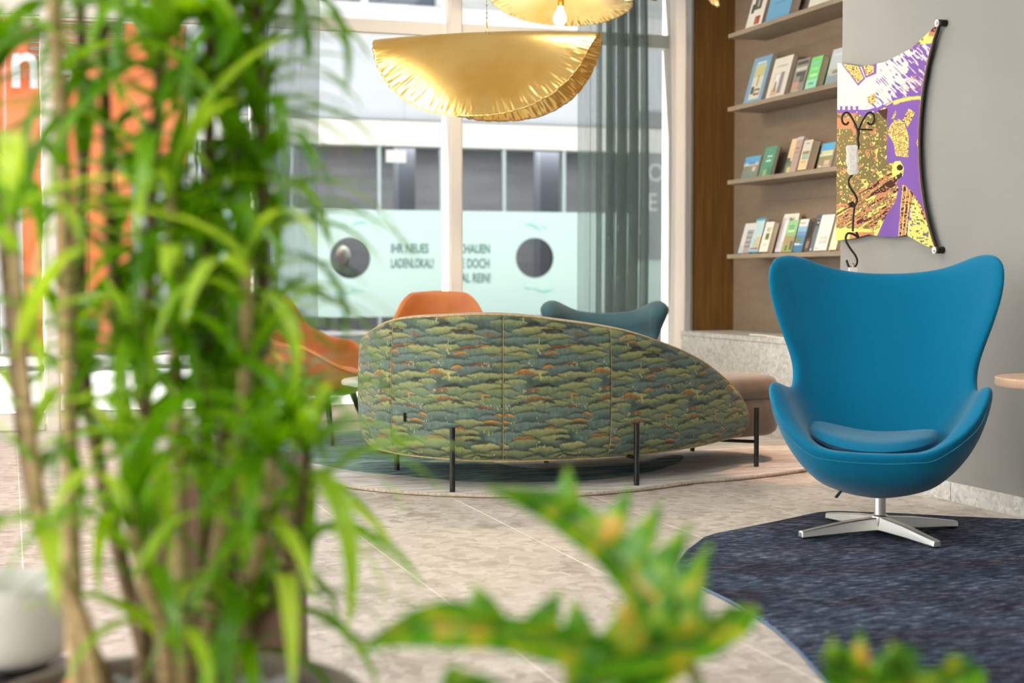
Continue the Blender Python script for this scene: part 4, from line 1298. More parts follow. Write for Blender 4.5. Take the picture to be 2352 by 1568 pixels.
# ================================================================== stretched fabric picture on the grey wall
def paint_art(x, y):
    """posterised print laid out on a design sheet of 60..680 by 30..1450 units"""
    c = np.zeros(x.shape + (3,))
    WHT, PUR, YEL, KHA, ORA, BRO = [np.array(q, float) for q in ((232, 227, 224), (132, 94, 182), (226, 230, 128), (132, 118, 76), (208, 144, 104), (74, 40, 36))]
    N = lambda s, t, k: vnoise(x / s, y / t, k)
    dg = vnoise((x + y) / 60, (y - x) / 9, 6)                  # strokes rising to the right
    dg2 = vnoise((x * .85 + y * -.5 + 2000) / 55, (y * .85 + x * .5) / 9, 16)
    n1, n2, n4 = N(24, 24, 1), N(9, 8, 2), N(5, 5, 4)

    def put(m, k):
        c[m] = k

    def poly(*pts):
        m = np.zeros(x.shape, bool)
        k = len(pts)
        for i in range(k):
            x1, y1 = pts[i]; x2, y2 = pts[(i + 1) % k]
            m ^= ((y1 > y) != (y2 > y)) & (x < (x2 - x1) * (y - y1) / (y2 - y1 + 1e-9) + x1)
        return m

    def gild(m):
        put(m, YEL); put(m & (n4 > .55), ORA); put(m & (N(4.4, 4.4, 33) > .78), BRO)
    c[:] = WHT
    # white sky breaking up into purple towards the upper right
    t = (x - 330) / 240 + (y - 330) / 700
    put((t + 1.1 * (dg - .5) + .8 * (n1 - .5) > .62) & (y < 620), PUR)
    put((t > -.1) & (t < .5) & (dg > .74), PUR)
    put((t > .55) & (dg < .30) & (n1 > .3) & (y < 420 + (x - 560) * -.6), WHT)
    put((y > 380) & (t > .5) & (np.abs(dg2 - .5) < .035) & (x > 430) & (y < 470), ORA)
    # tip at the top right
    m = (y < 205 - .10 * (x - 480)) & (x > 440)
    put(m, YEL)
    put(m & (x > 585 + 18 * n1) & (y < 150), ORA)
    put(m & (y < 125) & (n2 > .5) & (x > 575), BRO)
    put(m & (n1 > .78), KHA)
    # purple field and its pale arch
    put((x > 345 + 12 * (n1 - .5)) & (y > 560 - .42 * (x - 345)) & (y < 1250), PUR)
    e = np.abs(y - (565 - .50 * (x - 345) + 60 * ((x - 345) / 220) ** 2) + 8 * (n1 - .5))
    put((e < 9) & (x > 300), YEL); put((e >= 9) & (e < 14) & (x > 300) & (n2 > .35), ORA)
    # flecked meadow, lower left
    low = (y > 604 + 22 * np.exp(-((x - 215) / 30) ** 2)) & (x < 352 + 10 * (n1 - .5))
    low |= (y > 900) & (x < 445 - .35 * np.abs(y - 930)) & (x < 440)
    low |= (y > 1040) & (x < 420)
    put(low, KHA)
    fl = N(8, 10, 8)
    put(low & (N(26, 22, 12) > .66) & (n2 > .42), ORA)
    put(low & (fl > .82 - .00010 * (y - 600)), YEL)
    put(low & (y < 700) & (x < 150) & (n1 > .32), ORA)
    put(low & (y > 940) & (x > 200) & (y < 1120) & (n1 > .62) & (n2 > .3), YEL)
    st = low & (y > 1180 - .62 * x)
    put(st & (dg2 > .46), ORA)
    put(st & (dg2 > .66) & (n2 > .30), BRO)
    put(st & (dg2 < .20) & (n2 > .25), YEL)
    yb = low & (y > 1520 - .85 * x + 60 * (n1 - .5)) & (y > 1110)
    put(yb, YEL); put(yb & (n2 > .8), KHA)
    put((y > 1290 + .02 * x) & (x < 260), YEL)
    put((y > 1315) & (x > 130) & (x < 275), ORA)
    # ground line with small battlements
    put((y > 586 - 22 * ((np.mod(x, 32) < 16) & (x < 190))) & (y < 606 + 24 * np.exp(-((x - 215) / 30) ** 2)) & (x < 232) & (n1 > .08), PUR)
    e = np.abs(y - (612 - .30 * (x - 200)))
    put((e < 16) & (x > 215) & (x < 385) & (dg2 > .42), PUR)
    put((e < 16) & (x > 215) & (x < 385) & (dg2 < .25), ORA)
    put(poly((290, 592), (352, 578), (346, 648), (318, 626)), BRO)
    # flags at the wall edge and the little keystone
    put(poly((64, 305), (170, 303), (214, 402), (172, 444)), PUR); gild(poly((76, 312), (164, 310), (204, 398), (172, 430)))
    put(poly((180, 303), (282, 296), (280, 372), (216, 398)), PUR); gild(poly((192, 312), (262, 306), (264, 364), (220, 384)))
    gild(poly((226, 512), (282, 484), (280, 540), (246, 558)))
    # gilded tower on the purple field
    gild(poly((362, 690), (388, 650), (420, 640), (452, 664), (478, 742), (476, 868), (404, 860), (388, 780), (350, 720)))
    gild(poly((440, 650), (476, 578), (512, 604), (472, 690)))
    gild(poly((372, 640), (400, 588), (404, 612), (384, 648)))
    gild((np.hypot((x - 548) / .7, y - 780) < 34))
    # drape and hill at the bottom right
    m = poly((384, 920), (398, 892), (430, 890), (452, 930), (446, 980), (400, 1010), (380, 960))
    put(m, YEL); put(m & (np.hypot(x - 428, y - 930) < 18), BRO)
    m = poly((236, 1112), (262, 1082), (360, 1010), (446, 950), (440, 985), (380, 1024), (330, 1070))
    put(m & (n2 > .3), BRO)
    put(poly((290, 1345), (350, 1210), (405, 1130), (415, 1075), (436, 1062), (436, 1130), (420, 1345)), PUR)
    m = poly((424, 1345), (436, 1120), (442, 1030), (462, 1035), (520, 1110), (486, 1170), (474, 1345))
    put(m, ORA); put(m & (n2 > .60), BRO); put(m & (np.mod(x + .1 * y, 22) < 5), YEL)
    m = poly((480, 1340), (492, 1160), (520, 1100), (560, 1170), (592, 1230), (662, 1425), (625, 1440), (560, 1392))
    put(m, YEL); put(m & (N(13, 9, 41) > .74), KHA); put(m & (N(11, 9, 43) > .82), PUR)
    m = poly((462, 1040), (500, 1070), (560, 1165), (600, 1260), (575, 1240), (520, 1110))
    put(m & (n2 > .25), ORA); put(m & (n2 > .62), BRO)
    return lin(np.clip(c, 0, 255)) * 0.80

art = thing('fabric_picture', 'purple, yellow and white printed fabric stretched on the grey wall', 'picture', (3.83, 6.1, 1.57))
NA, NB = 230, 420
ga, gb = np.linspace(0, 1, NA), np.linspace(0, 1, NB)
A, B = np.meshgrid(ga, gb, indexing='ij')
yr = 5.70 + 0.150 * (1 - (2 * B - 1) ** 2) ** 0.9
ytop = np.interp(A, [0, .25, .5, .75, .92, 1], [2.004, 1.958, 1.952, 1.985, 2.040, 2.067])
ybot = np.interp(A, [0, .2, .35, .5, .62, .72, .86, 1], [1.142, 1.150, 1.166, 1.150, 1.148, 1.155, 1.115, 1.078])
Yw = 6.549 + (yr - 6.549) * A
Zw = ybot + (ytop - ybot) * B
dd = 1.2026 + 0.949 * Yw
pxx = (3488 * (3.6347 - 0.314 * Yw) / dd - 724) * 2.613
pyy = (604 - (Zw - 0.97) * 3488 / dd) * 2.613
Pa = np.stack([np.full_like(A, 0.0) - 0.004 * np.sin(np.pi * A) * np.sin(np.pi * B), Yw - 6.1, Zw - 1.57], -1)
fast_grid('printed_cloth', Pa, printed('printed_fabric', 0.8), art, paint_art(pxx, pyy))
MB().grid(np.stack([Pa[::9, ::9, 0] + 0.008, Pa[::9, ::9, 1], Pa[::9, ::9, 2]], -1), flip=True).build('backing', M['black_metal'], art)
edge = [(0.006, Pa[-1, j, 1] - 0.004, Pa[-1, j, 2]) for j in range(0, NB, 6)] + [(0.006, Pa[-1, -1, 1] - 0.004, Pa[-1, -1, 2])]
MB().tube(edge, 0.0075, 8).build('edge_strip', M['black_metal'], art, True)  # black tube following the right edge of the cloth
MB().tube([(-0.001, p[1] + 0.004, p[2]) for p in edge], 0.002, 6).build('hem', mat('tan_hem', S(180, 130, 90), 0.8), art, True)
for zz_ in (2.062, 1.083):
    st_ = MB().cyl((-0.012, 5.703 - 6.1, zz_ - 1.57), (-0.006, 5.703 - 6.1, zz_ - 1.57), 0.016, n=20).build('washer', M['alu'], art)
    MB().cyl((-0.016, 5.703 - 6.1, zz_ - 1.57), (-0.0125, 5.703 - 6.1, zz_ - 1.57), 0.007, n=6).build('bolt', M['alu'], st_)
    MB().cyl((-0.0055, 5.694 - 6.1, zz_ - 1.57), (0.029, 5.694 - 6.1, zz_ - 1.57), 0.015, n=16).build('spacer', M['black_metal'], art)

# ================================================================== wrought iron hooks hanging in front of it
HX, HY = 3.745, 6.215
RT = Vector((0.949, -0.314, 0))
def hk(pts):          # points given across the hook's own plane (sideways, height)
    return [tuple(Vector((HX, HY, 0)) + RT * a + Vector((0, 0, z))) for a, z in pts]
def spiral(cx, cz, r0, r1, a0, a1, n=16):
    return [(cx + (r0 + (r1 - r0) * k / n) * math.cos(R(a0 + (a1 - a0) * k / n)), cz + (r0 + (r1 - r0) * k / n) * math.sin(R(a0 + (a1 - a0) * k / n))) for k in range(n + 1)]
M['iron'] = mat('wrought_iron', S(58, 54, 50), 0.5, 0.6)
fk = thing('fork_hook', 'black wrought iron fork hook with two curled ends on the picture', 'hook', (HX, HY, 1.58))
def arm(s):
    c = [(s * x * .00151, 1.656 + z * .00151) for x, z in [(0, -34), (1, -12), (6, 6), (16, 26), (26, 42), (36, 48), (46, 42), (50, 28), (45, 14), (35, 11), (29, 19)]]
    return hk([(p[0], p[1]) for p in catmull(c, 3)])
for s in (-1, 1):
    MB().tube(arm(s), 0.005, 7).build('curl', M['iron'], fk, True)
MB().tube(hk([(0.0, 1.655), (0.003, 1.63), (-0.003, 1.605), (0.003, 1.58), (0.0, 1.56), (-0.012, 1.545), (-0.022, 1.555)]), [.006, .0068, .0058, .0068, .005, .0045, .004], 8).build('twist', M['iron'], fk, True)
MB().tube([(HX, HY, 1.65), (3.819, HY, 1.65)], 0.004, 8).build('wall_pin', M['iron'], fk, True)
rebase(fk)
pq = thing('ornament_plaque', 'small white relief plaque hanging from the iron fork hook', 'ornament', (HX, HY, 1.50))
o2 = [(-.052, 1.575), (-.012, 1.578), (-.002, 1.572), (0.0, 1.53), (.004, 1.505), (-.001, 1.49), (.003, 1.47), (.005, 1.452), (-.004, 1.442), (-.038, 1.438), (-.05, 1.455), (-.046, 1.48), (-.056, 1.50), (-.05, 1.53), (-.055, 1.555)]
nF = Vector((-0.314, -0.949, 0))
def plaque(sc, d0, d1):
    cx = sum(p[0] for p in o2) / len(o2); cz = sum(p[1] for p in o2) / len(o2)
    pts = hk([(cx + (a - cx) * sc, cz + (z - cz) * sc) for a, z in o2])
    n_ = len(pts)
    v = [tuple(Vector(p) + nF * d0) for p in pts] + [tuple(Vector(p) + nF * d1) for p in pts]
    return MB().add(v, [tuple(reversed(range(n_))), tuple(range(n_, 2 * n_))] + [(i, (i + 1) % n_, n_ + (i + 1) % n_, n_ + i) for i in range(n_)])
M['plaster'] = mat('white_plaster', S(244, 242, 238), 0.7, col2=S(226, 223, 218), scale=60, bmp=0.8, bscale=90)
plaque(1.0, 0.0, 0.010).build('plate', M['plaster'], pq, bevel=0.002)
plaque(0.72, 0.0101, 0.014).build('relief', M['plaster'], pq, bevel=0.002)
rebase(pq)
for lab, c in (('uppermost iron S-hook, directly below the white plaque', [(-.018, 1.445), (-.040, 1.42), (-.036, 1.385), (-.012, 1.35), (-.002, 1.322), (-.014, 1.296), (-.032, 1.298), (-.036, 1.312)]),
               ('long straight iron hook between two S-hooks on the picture', [(-.036, 1.298), (-.022, 1.312), (-.014, 1.290), (-.018, 1.24), (-.020, 1.19), (-.018, 1.178)]),
               ('lowest iron S-hook hanging above the blue armchair', [(-.004, 1.175), (.006, 1.15), (-.016, 1.165), (-.044, 1.168), (-.052, 1.140), (-.035, 1.105), (-.006, 1.065), (.002, 1.035), (-.014, 1.008), (-.036, 1.015), (-.048, 1.045)])):
    h = thing('iron_hook', lab, 'hook', (HX, HY, c[0][1]), group='iron hooks in front of the picture')
    MB().tube(hk(catmull(c, 6)), 0.0052, 7).build('rod', M['iron'], h, True)
    rebase(h)
cr = thing('glass_pendant', 'small clear pendant on the lowest hook just above the blue armchair', 'ornament', (HX, HY, 0.97))
MB().box(-.022, .022, -.006, .006, -.03, .028).build('drop', mat('milky_glass', S(230, 220, 214), 0.1), cr, bevel=0.004)
MB().tube([(0, 0, .026), (0.004, 0, .04), (-.004, 0, .045)], 0.003, 6).build('loop', mat('copper_loop', S(214, 140, 110), 0.3, 0.8), cr, True)
cr.rotation_euler = (0, 0, R(-18))
cr.location = tuple(Vector((HX, HY, 0.985)) + RT * -0.016)

# ================================================================== side table at the right edge
sd = thing('side_table', 'round pale wood side table by the grey wall at right', 'table', (3.555, 4.44, 0.0115))
M['palewood'] = mat('pale_beech', S(206, 172, 146), 0.45, col2=S(194, 158, 130), scale=4, stretch=(1, 12, 1))
MB().lathe([(0, .572), (.266, .572), (.27, .577), (.27, .599), (.266, .603), (0, .603)], 64).build('table_top', M['palewood'], sd, auto=40)
MB().cyl((0, 0, .02), (0, 0, .571), 0.02, n=20).build('column', M['black_metal'], sd, auto=40)
MB().lathe([(0, 0), (.15, 0), (.15, .012), (.03, .02), (0, .02)], 48).build('foot', M['black_metal'], sd, auto=40)

# ================================================================== dark stand-in for the left armchair's back in shade
cb = thing('chair_back_standin', 'added dark block standing in for the shaded armchair back left of the sheer curtain', 'chair_back_standin', (1.30, 9.42, 0))
MB().box(-.14, .14, -.12, .12, 0.03, .84).build('body', mat('shaded_brown', S(30, 24, 18), 0.4), cb, bevel=0.004)  # dark colour stands in for shade on the armchair back
MB().box(-.145, .145, -.125, .125, .842, .856).build('top', mat('lit_rim_ochre', S(170, 124, 60), 0.35, 0.6), cb, bevel=0.002)  # ochre top stands in for the lit rim of the armchair back
MB().box(-.132, .132, -.128, -.1215, 0.06, .82).build('block_front', bpy.data.materials['shaded_brown'], cb, bevel=0.002)
MB().box(-.13, .13, -.11, .11, 0, .029).build('plinth', M['black_metal'], cb)

# ================================================================== golden pendant lamps
def gold_mat():
    m, nt, b = nodes('hammered_brass')
    b.inputs['Base Color'].default_value = (*S(226, 186, 106), 1)
    b.inputs['Metallic'].default_value = 1.0
    b.inputs['Roughness'].default_value = 0.24
    v = mapping(nt, 'Object', 1.0)
    n = noise(nt, v, 5.0, 4)
    bump(nt, b, n, 0.12, 0.02)
    lk(nt, ramp(nt, noise(nt, v, 3.0, 3), [(0.35, S(220, 176, 92)), (0.65, S(236, 204, 132))]), b.inputs['Base Color'])
    return m
M['gold'] = gold_mat()

def fold_profile(w, phi_a, phi_b, soft):
    """height and sideways position of a sheet bent over a ridge, by distance w from the ridge"""
    n = 200
    L = np.linspace(0, np.abs(w).max() + 1e-6, n)
    out = np.zeros(w.shape + (2,))
    for sgn, ph in ((-1, phi_a), (1, phi_b)):
        ang = ph * np.tanh(L / soft)
        y = np.concatenate([[0], np.cumsum(np.cos(ang)[:-1] * np.diff(L))])
        z = np.concatenate([[0], np.cumsum(np.sin(ang)[:-1] * np.diff(L))])
        m = (w >= 0) if sgn > 0 else (w < 0)
        out[m, 0] = sgn * np.interp(np.abs(w[m]), L, y)
        out[m, 1] = -np.interp(np.abs(w[m]), L, z)
    return out

def pendant(label, loc, rz, Rad, phi_a, phi_b, soft, droop, seed, tilt=0.0, bulb=True, cone=0.0, power=6.0, bz=-0.17, cord_up=1.0, roll=0.0, roll_end=0.13, end_k=1.4):
    t = thing('pendant_lamp', label, 'lamp', loc, rz, 'golden folded pendant lamps')
    t.rotation_euler = (roll, tilt, rz)
    r_ = np.random.default_rng(seed)
    nt_, nr_ = 720, 44
    th = np.linspace(0, 2 * math.pi, nt_ + 1)
    rr = Rad * np.linspace(0.004, 1, nr_) ** 0.75
    TH, RR = np.meshgrid(th, rr, indexing='ij')
    ragged = 1 + 0.010 * (vnoise(TH / (2 * math.pi) * 180, 0 * TH, seed, 180) - .5) * (RR / Rad)
    X_ = RR * np.cos(TH) * ragged
    W_ = RR * np.sin(TH) * ragged
    rel = RR / Rad
    kx = np.clip(np.abs(X_) / Rad, 0, 1)[..., None] ** 1.3
    YZ = fold_profile(W_, phi_a, phi_b, soft) * (1 - kx) + fold_profile(W_, phi_a * end_k, phi_b * end_k, soft + roll_end) * kx
    ang = TH / (2 * math.pi)
    crk = (vnoise(ang * 190, rel * 9, seed + 1, 190) - .5) * 0.0045 + (vnoise(ang * 340, rel * 12, seed + 2, 340) - .5) * 0.0045
    crk *= smooth(0.70 + 0.25 * (vnoise(ang * 22, rel * 2, seed + 3, 22) - .5), 0.98, rel)
    Z_ = YZ[..., 1] - droop * (X_ / Rad) ** 2 - cone * rel + crk * 0.6
    Y_ = YZ[..., 0] + crk
    P_ = np.stack([X_, Y_, Z_], -1)
    sh_ = fast_grid('shade', P_, M['gold'], t)
    sd_ = sh_.modifiers.new('thickness', 'SOLIDIFY')
    sd_.thickness = 0.0016
    cd_ = MB().tube([(0, 0, 0.004), (0, 0, 0.05)], 0.004, 8).build('cord_loop', M['gold'], t, True)
    MB().tube([(0, 0, 0.05), (0.002, 0, cord_up * .5), (0, 0, cord_up)], 0.0022, 6).build('cord', mat('twisted_cord', S(150, 130, 100), 0.6) if 'twisted_cord' not in bpy.data.materials else bpy.data.materials['twisted_cord'], t, True)
    for q in (0.075, 0.10, 0.14):
        MB().lathe([(0, -.004), (.0055, 0), (0, .004)], 8, (0.001, 0, q)).build('bead', M['iron'], t, True)
    MB().cyl((0, 0, bz + .05), (0, 0, -0.012), 0.019, n=16).build('socket', M['gold'], t, True)
    if bulb:
        bm_ = mat('lit_bulb', (1.0, 0.86, 0.62), 0.4, emit=16.0) if 'lit_bulb' not in bpy.data.materials else bpy.data.materials['lit_bulb']
        pr = [(0.0, -.062), (.02, -.058), (.034, -.044), (.04, -.024), (.036, -.004), (.024, .018), (.016, .036), (.015, .05)]
        MB().lathe(pr, 24, (0, 0, bz)).build('bulb', bm_, t, True)
        ld = bpy.data.lights.new('bulb_glow', 'POINT')
        ld.energy = power
        ld.color = (1.0, 0.80, 0.52)
        ld.shadow_soft_size = 0.045
        lo = bpy.data.objects.new('bulb_glow', ld)
        COL.objects.link(lo)
        lo.parent = t
        lo.location = (0, 0, bz - 0.075)
    return t

rzL = math.atan2(-0.504, 0.863)
pendant('large golden lamp folded over like a taco in front of the window', (2.405, 7.697, 2.254), rzL, 0.607, R(56), R(48), 0.05, 0.022, 3, bulb=True, power=70, bz=-0.20, cord_up=CEIL_Z - 2.26)
pendant('open golden dish lamp with a glowing bulb near the curtain', (3.20, 8.72, 2.70), math.atan2(-0.314, 0.949), 0.435, R(16), R(14), 0.25, 0.02, 9, tilt=R(3.5), cone=0.05, power=36, bz=-0.15, cord_up=CEIL_Z - 2.71, roll=R(-4))
pendant('golden lamp of which a narrow folded tip shows above the dish lamp', (3.16, 7.80, 3.02), R(78), 0.56, R(80), R(76), 0.03, 0.02, 14, bulb=False, bz=-0.2, cord_up=CEIL_Z - 3.03)
pendant('golden lamp of which only one tip shows beside the wood panel', (3.60, 7.66, 3.00), R(66), 0.575, R(80), R(66), 0.03, 0.02, 21, bulb=False, bz=-0.2, cord_up=CEIL_Z - 3.01)

# ================================================================== foreground plants
M['leaf'] = leaf_mat('dracaena_leaf', S(44, 96, 16), S(104, 162, 24), S(182, 212, 88), 0.45)
M['stem'] = mat('pale_cane', S(190, 164, 122), 0.8, col2=S(150, 124, 86), scale=30, stretch=(1, 1, 3))
M['stemdark'] = mat('brown_cane', S(120, 96, 68), 0.8, col2=S(92, 72, 50), scale=30, stretch=(1, 1, 3))

def leaf_mesh(name, droop, width, twist, nseg=9):
    """strap leaf of unit length growing along +y, folded along the midrib"""
    v, f = [], []
    a = 0.0
    y = z = 0.0
    for i in range(nseg + 1):
        s = i / nseg
        w = width * (math.sin(math.pi * min(1, 0.12 + 0.88 * s)) ** 0.62) * (1 - 0.45 * s) if s < 1 else 0.0
        tw = twist * s
        c, sn = math.cos(tw), math.sin(tw)
        for k in (-1, 0, 1):
            dx, dz = k * w / 2, abs(k) * w * 0.16
            v.append((dx * c, y, z + dz + dx * sn))
        ang = -droop * (s ** 1.1)
        y += math.cos(ang) / nseg
        z += math.sin(ang) / nseg
    for i in range(nseg):
        for k in (0, 1):
            b = i * 3 + k
            f.append((b, b + 1, b + 4, b + 3))
    me = bpy.data.meshes.new(name)
    me.from_pydata(v, [], f)
    me.materials.append(M['leaf'])
    me.polygons.foreach_set('use_smooth', np.ones(len(f), dtype=bool))
    me.update()
    return me

LEAVES = [leaf_mesh('leaf', d, w, tw) for d, w, tw in ((1.0, .135, .3), (1.7, .125, -.4), (2.1, .12, .5), (2.6, .115, -.2), (1.4, .14, .1))]

def rosette_leaves(pts, r_, start, spacing, per, L0, L1, up0=62, up1=20, crown=14):
    """matrices of leaves spiralling up a stem given as points"""
    p, s = [Vector(q) for q in pts], [0.0]
    for a, b in zip(p[:-1], p[1:]):
        s.append(s[-1] + (b - a).length)
    tot = s[-1]
    out = []
    def at(d):
        for i in range(len(p) - 1):
            if d <= s[i + 1] or i == len(p) - 2:
                t = (d - s[i]) / max(1e-6, s[i + 1] - s[i])
                return p[i].lerp(p[i + 1], t)
    az = r_.uniform(0, 6.28)
    d = start
    while d < tot:
        for _ in range(per):
            az += 2.4 + r_.uniform(-.4, .4)
            el = r_.uniform(up1, up0)
            L = r_.uniform(L0, L1)
            out.append((at(d + r_.uniform(-.01, .01)), az, el, L, r_.integers(0, 5)))
        d += spacing
    for k in range(crown):
        az += 2.4
        out.append((p[-1], az, r_.uniform(30, 85), r_.uniform(L0, L1), r_.integers(0, 5)))
    return out

def make_leaves(plant, specs, keep, origin):
    specs = sorted(specs, key=lambda q: q[0].x * 0.314 + q[0].y * 0.949)
    V, F = [], []
    for i, (p, az, el, L, k) in enumerate(specs):
        Mx = Matrix.Translation(p - origin) @ Matrix.Rotation(az, 4, 'Z') @ Matrix.Rotation(R(el), 4, 'X') @ Matrix.Scale(L, 4)
        if i < keep:
            o = bpy.data.objects.new('leaf', LEAVES[k])
            COL.objects.link(o)
            o.parent = plant
            o.matrix_local = Mx
        else:
            n = len(V)
            me = LEAVES[k]
            V += [tuple(Mx @ q.co) for q in me.vertices]
            F += [tuple(n + a for a in q.vertices) for q in me.polygons]
    if V:
        me = bpy.data.meshes.new('foliage')
        me.from_pydata(V, [], F)
        o = finish('foliage', me, M['leaf'], plant, True)
        o['kind'] = 'stuff'

STEMS = [
    [(0.22, 2.062, 0.391), (0.216, 2.093, 0.575), (0.216, 2.112, 0.752), (0.216, 2.141, 0.93), (0.215, 2.148, 1.081)],
    [(0.106, 2.048, 0.405), (0.077, 2.061, 0.485), (0.076, 2.179, 0.75), (0.075, 2.193, 1.051), (0.064, 2.21, 1.351), (0.063, 2.215, 1.442)],
    [(0.172, 2.182, 0.363), (0.176, 2.193, 0.622), (0.181, 2.199, 0.806), (0.193, 2.206, 1.053), (0.208, 2.213, 1.299)],
    [(0.254, 2.103, 0.377), (0.262, 2.108, 0.539), (0.281, 2.107, 0.66), (0.303, 2.086, 0.812), (0.306, 2.061, 0.99)],
    [(0.114, 1.993, 0.419), (0.086, 1.954, 0.526), (0.041, 1.974, 0.635), (0.018, 1.991, 0.825), (0.005, 2.005, 1.043)],
    [(0.212, 2.221, 0.349), (0.163, 2.252, 0.676), (0.143, 2.273, 0.992), (0.135, 2.287, 1.244), (0.131, 2.297, 1.433)],
    [(0.248, 2.209, 0.349), (0.266, 2.221, 0.739), (0.276, 2.232, 1.055), (0.28, 2.245, 1.37), (0.281, 2.249, 1.464)],
    [(0.259, 2.049, 0.391), (0.287, 1.994, 0.531), (0.303, 1.941, 0.637), (0.317, 1.94, 0.738)],
    [(0.198, 2.017, 0.405), (0.182, 1.975, 0.514), (0.154, 1.935, 0.591), (0.138, 1.922, 0.665)],
    [(0.197, 2.33, 0.321), (0.109, 2.381, 0.795), (0.109, 2.399, 1.19), (0.106, 2.412, 1.454)],
    [(0.266, 2.255, 0.335), (0.339, 2.249, 0.734), (0.351, 2.207, 1.055), (0.346, 2.223, 1.37), (0.347, 2.227, 1.464)],
    [(0.146, 2.243, 0.349), (0.036, 2.291, 0.613), (-0.001, 2.318, 0.929), (-0.021, 2.339, 1.244)],
    [(0.246, 2.366, 0.306), (0.33, 2.363, 0.858), (0.329, 2.329, 1.256), (0.325, 2.34, 1.467)],
    [(0.248, 2.157, 0.363), (0.331, 1.98, 0.56), (0.356, 1.956, 0.66), (0.365, 1.956, 0.74)],
]
RIB_A = [(0.665, 1.449, 0.582), (0.634, 1.459, 0.577), (0.595, 1.472, 0.573), (0.53, 1.494, 0.588), (0.465, 1.516, 0.601), (0.413, 1.534, 0.604), (0.343, 1.556, 0.582)]
RIB_B = [(0.665, 1.449, 0.582), (0.66, 1.473, 0.596), (0.646, 1.5, 0.624), (0.632, 1.527, 0.653), (0.608, 1.557, 0.684), (0.574, 1.591, 0.712), (0.506, 1.635, 0.735)]
RIB_C = [(0.665, 1.449, 0.582), (0.687, 1.442, 0.587), (0.713, 1.434, 0.605), (0.742, 1.426, 0.623)]
PET = [(0.663, 1.45, 0.583), (0.678, 1.444, 0.555), (0.692, 1.437, 0.504), (0.697, 1.43, 0.39)]
RIB_D = [(0.879, 1.323, 0.515), (0.854, 1.332, 0.537), (0.825, 1.342, 0.555), (0.796, 1.353, 0.572), (0.779, 1.359, 0.586)]
RIB_E = [(0.879, 1.323, 0.515), (0.867, 1.328, 0.546), (0.855, 1.333, 0.572), (0.847, 1.337, 0.599)]
RIB_F = [(0.879, 1.323, 0.515), (0.892, 1.32, 0.541), (0.909, 1.315, 0.559), (0.933, 1.308, 0.572)]
RIB_G = [(0.467, 1.407, 0.538), (0.439, 1.418, 0.559), (0.419, 1.425, 0.566), (0.398, 1.431, 0.561)]


r6 = np.random.default_rng(42)
PC = Vector((0.21, 2.13, 0.0))
dr_ = thing('potted_dracaena', 'tall bushy many-stemmed dracaena with strap leaves filling the left side', 'plant', PC)
prof = [(.0, 0.0), (.19, 0.0), (.205, .02), (.262, .355), (.266, .375), (.262, .385), (.250, .385), (.244, .37), (.236, .335)]
MB().lathe(prof, 56, caps=False).build('pot', mat('grey_brown_clay', S(128, 116, 104), 0.8, col2=S(108, 98, 88), scale=9), dr_, True)
so_ = MB().lathe([(0.0, .325), (.238, .325), (.238, .335), (0, .338)], 40).build('soil', mat('dark_soil', S(66, 52, 42), 0.95, bmp=0.8, bscale=60), dr_)
pe_me = []
for q in range(3):
    u = np.linspace(0, math.pi, 6); w = np.linspace(0, 2 * math.pi, 9)[:-1]
    G = np.array([[(.026 * math.sin(a) * math.cos(b) * (1 + .2 * math.sin(3 * b + q)), .02 * math.sin(a) * math.sin(b), .013 * math.cos(a)) for b in w] for a in u])
    o = MB().grid(G, close_v=True)
    o = o.build('pebble', mat('grey_pebble', S(150, 152, 156), 0.6, col2=S(120, 116, 112), scale=14) if q == 0 else bpy.data.materials['grey_pebble'], so_, True)
    o.location = (0.1 * math.cos(q * 2), 0.1 * math.sin(q * 2), .349)
    pe_me.append(o.data)
for q in range(70):
    o = bpy.data.objects.new('pebble', pe_me[q % 3])
    COL.objects.link(o)
    o.parent = so_
    a, rr = r6.uniform(0, 6.28), .225 * math.sqrt(r6.uniform(0.02, 1))
    o.location = (rr * math.cos(a), rr * math.sin(a), .349 + r6.uniform(0, .006))
    o.rotation_euler = (r6.uniform(-.3, .3), r6.uniform(-.3, .3), r6.uniform(0, 6.28))
specs = []
dens = [(.46, .030, 2), (.62, .065, 2), (.34, .024, 2), (.30, .026, 2), (.34, .070, 2), (.36, .034, 2), (.34, .024, 2), (.14, .026, 2), (.16, .030, 2), (.42, .080, 2), (.34, .023, 2), (.40, .090, 2), (.42, .021, 2), (.12, .026, 2)]
for i, (s, (st0, spc, per)) in enumerate(zip(STEMS, dens)):
    s = [Vector(q) for q in s]
    b = s[0].copy()
    # root every cane in the pot
    dv = Vector((b.x - PC.x, b.y - PC.y, 0))
    if dv.length > .17:
        dv *= .17 / dv.length
    s[0] = Vector((PC.x + dv.x, PC.y + dv.y, .334))
    sp_ = catmull([tuple(q) for q in s], 8)
    rad = np.linspace(.0125, .0075, len(sp_)) * (1.15 if i in (0, 1, 3) else 0.95)
    MB().tube([tuple(Vector(q) - PC) for q in sp_], list(rad), 8).build('cane', M['stem'] if i in (0, 1, 3, 7, 8, 4) else M['stemdark'], dr_, True)
    specs += rosette_leaves(sp_, r6, st0, spc, per, .17, .31, 75, 0, 10)
# one broad leaf reaching over to the right above the sofa
specs.append((Vector((0.40, 2.02, 1.43)), R(-115), 8, .19, 4))
make_leaves(dr_, specs, 300, PC)

rb = tag(MB().lathe([(0, -.02), (.012, -.016), (.02, 0), (.013, .015), (0, .02)], 16, (0, 0, 0)).build('red_ornament', mat('red_gloss', S(214, 40, 34), 0.3), sm=True, sub=1), 'small red glossy ball lying on the pebbles of the dracaena pot', 'ornament')
rb.location = (0.08, 2.262, .374)

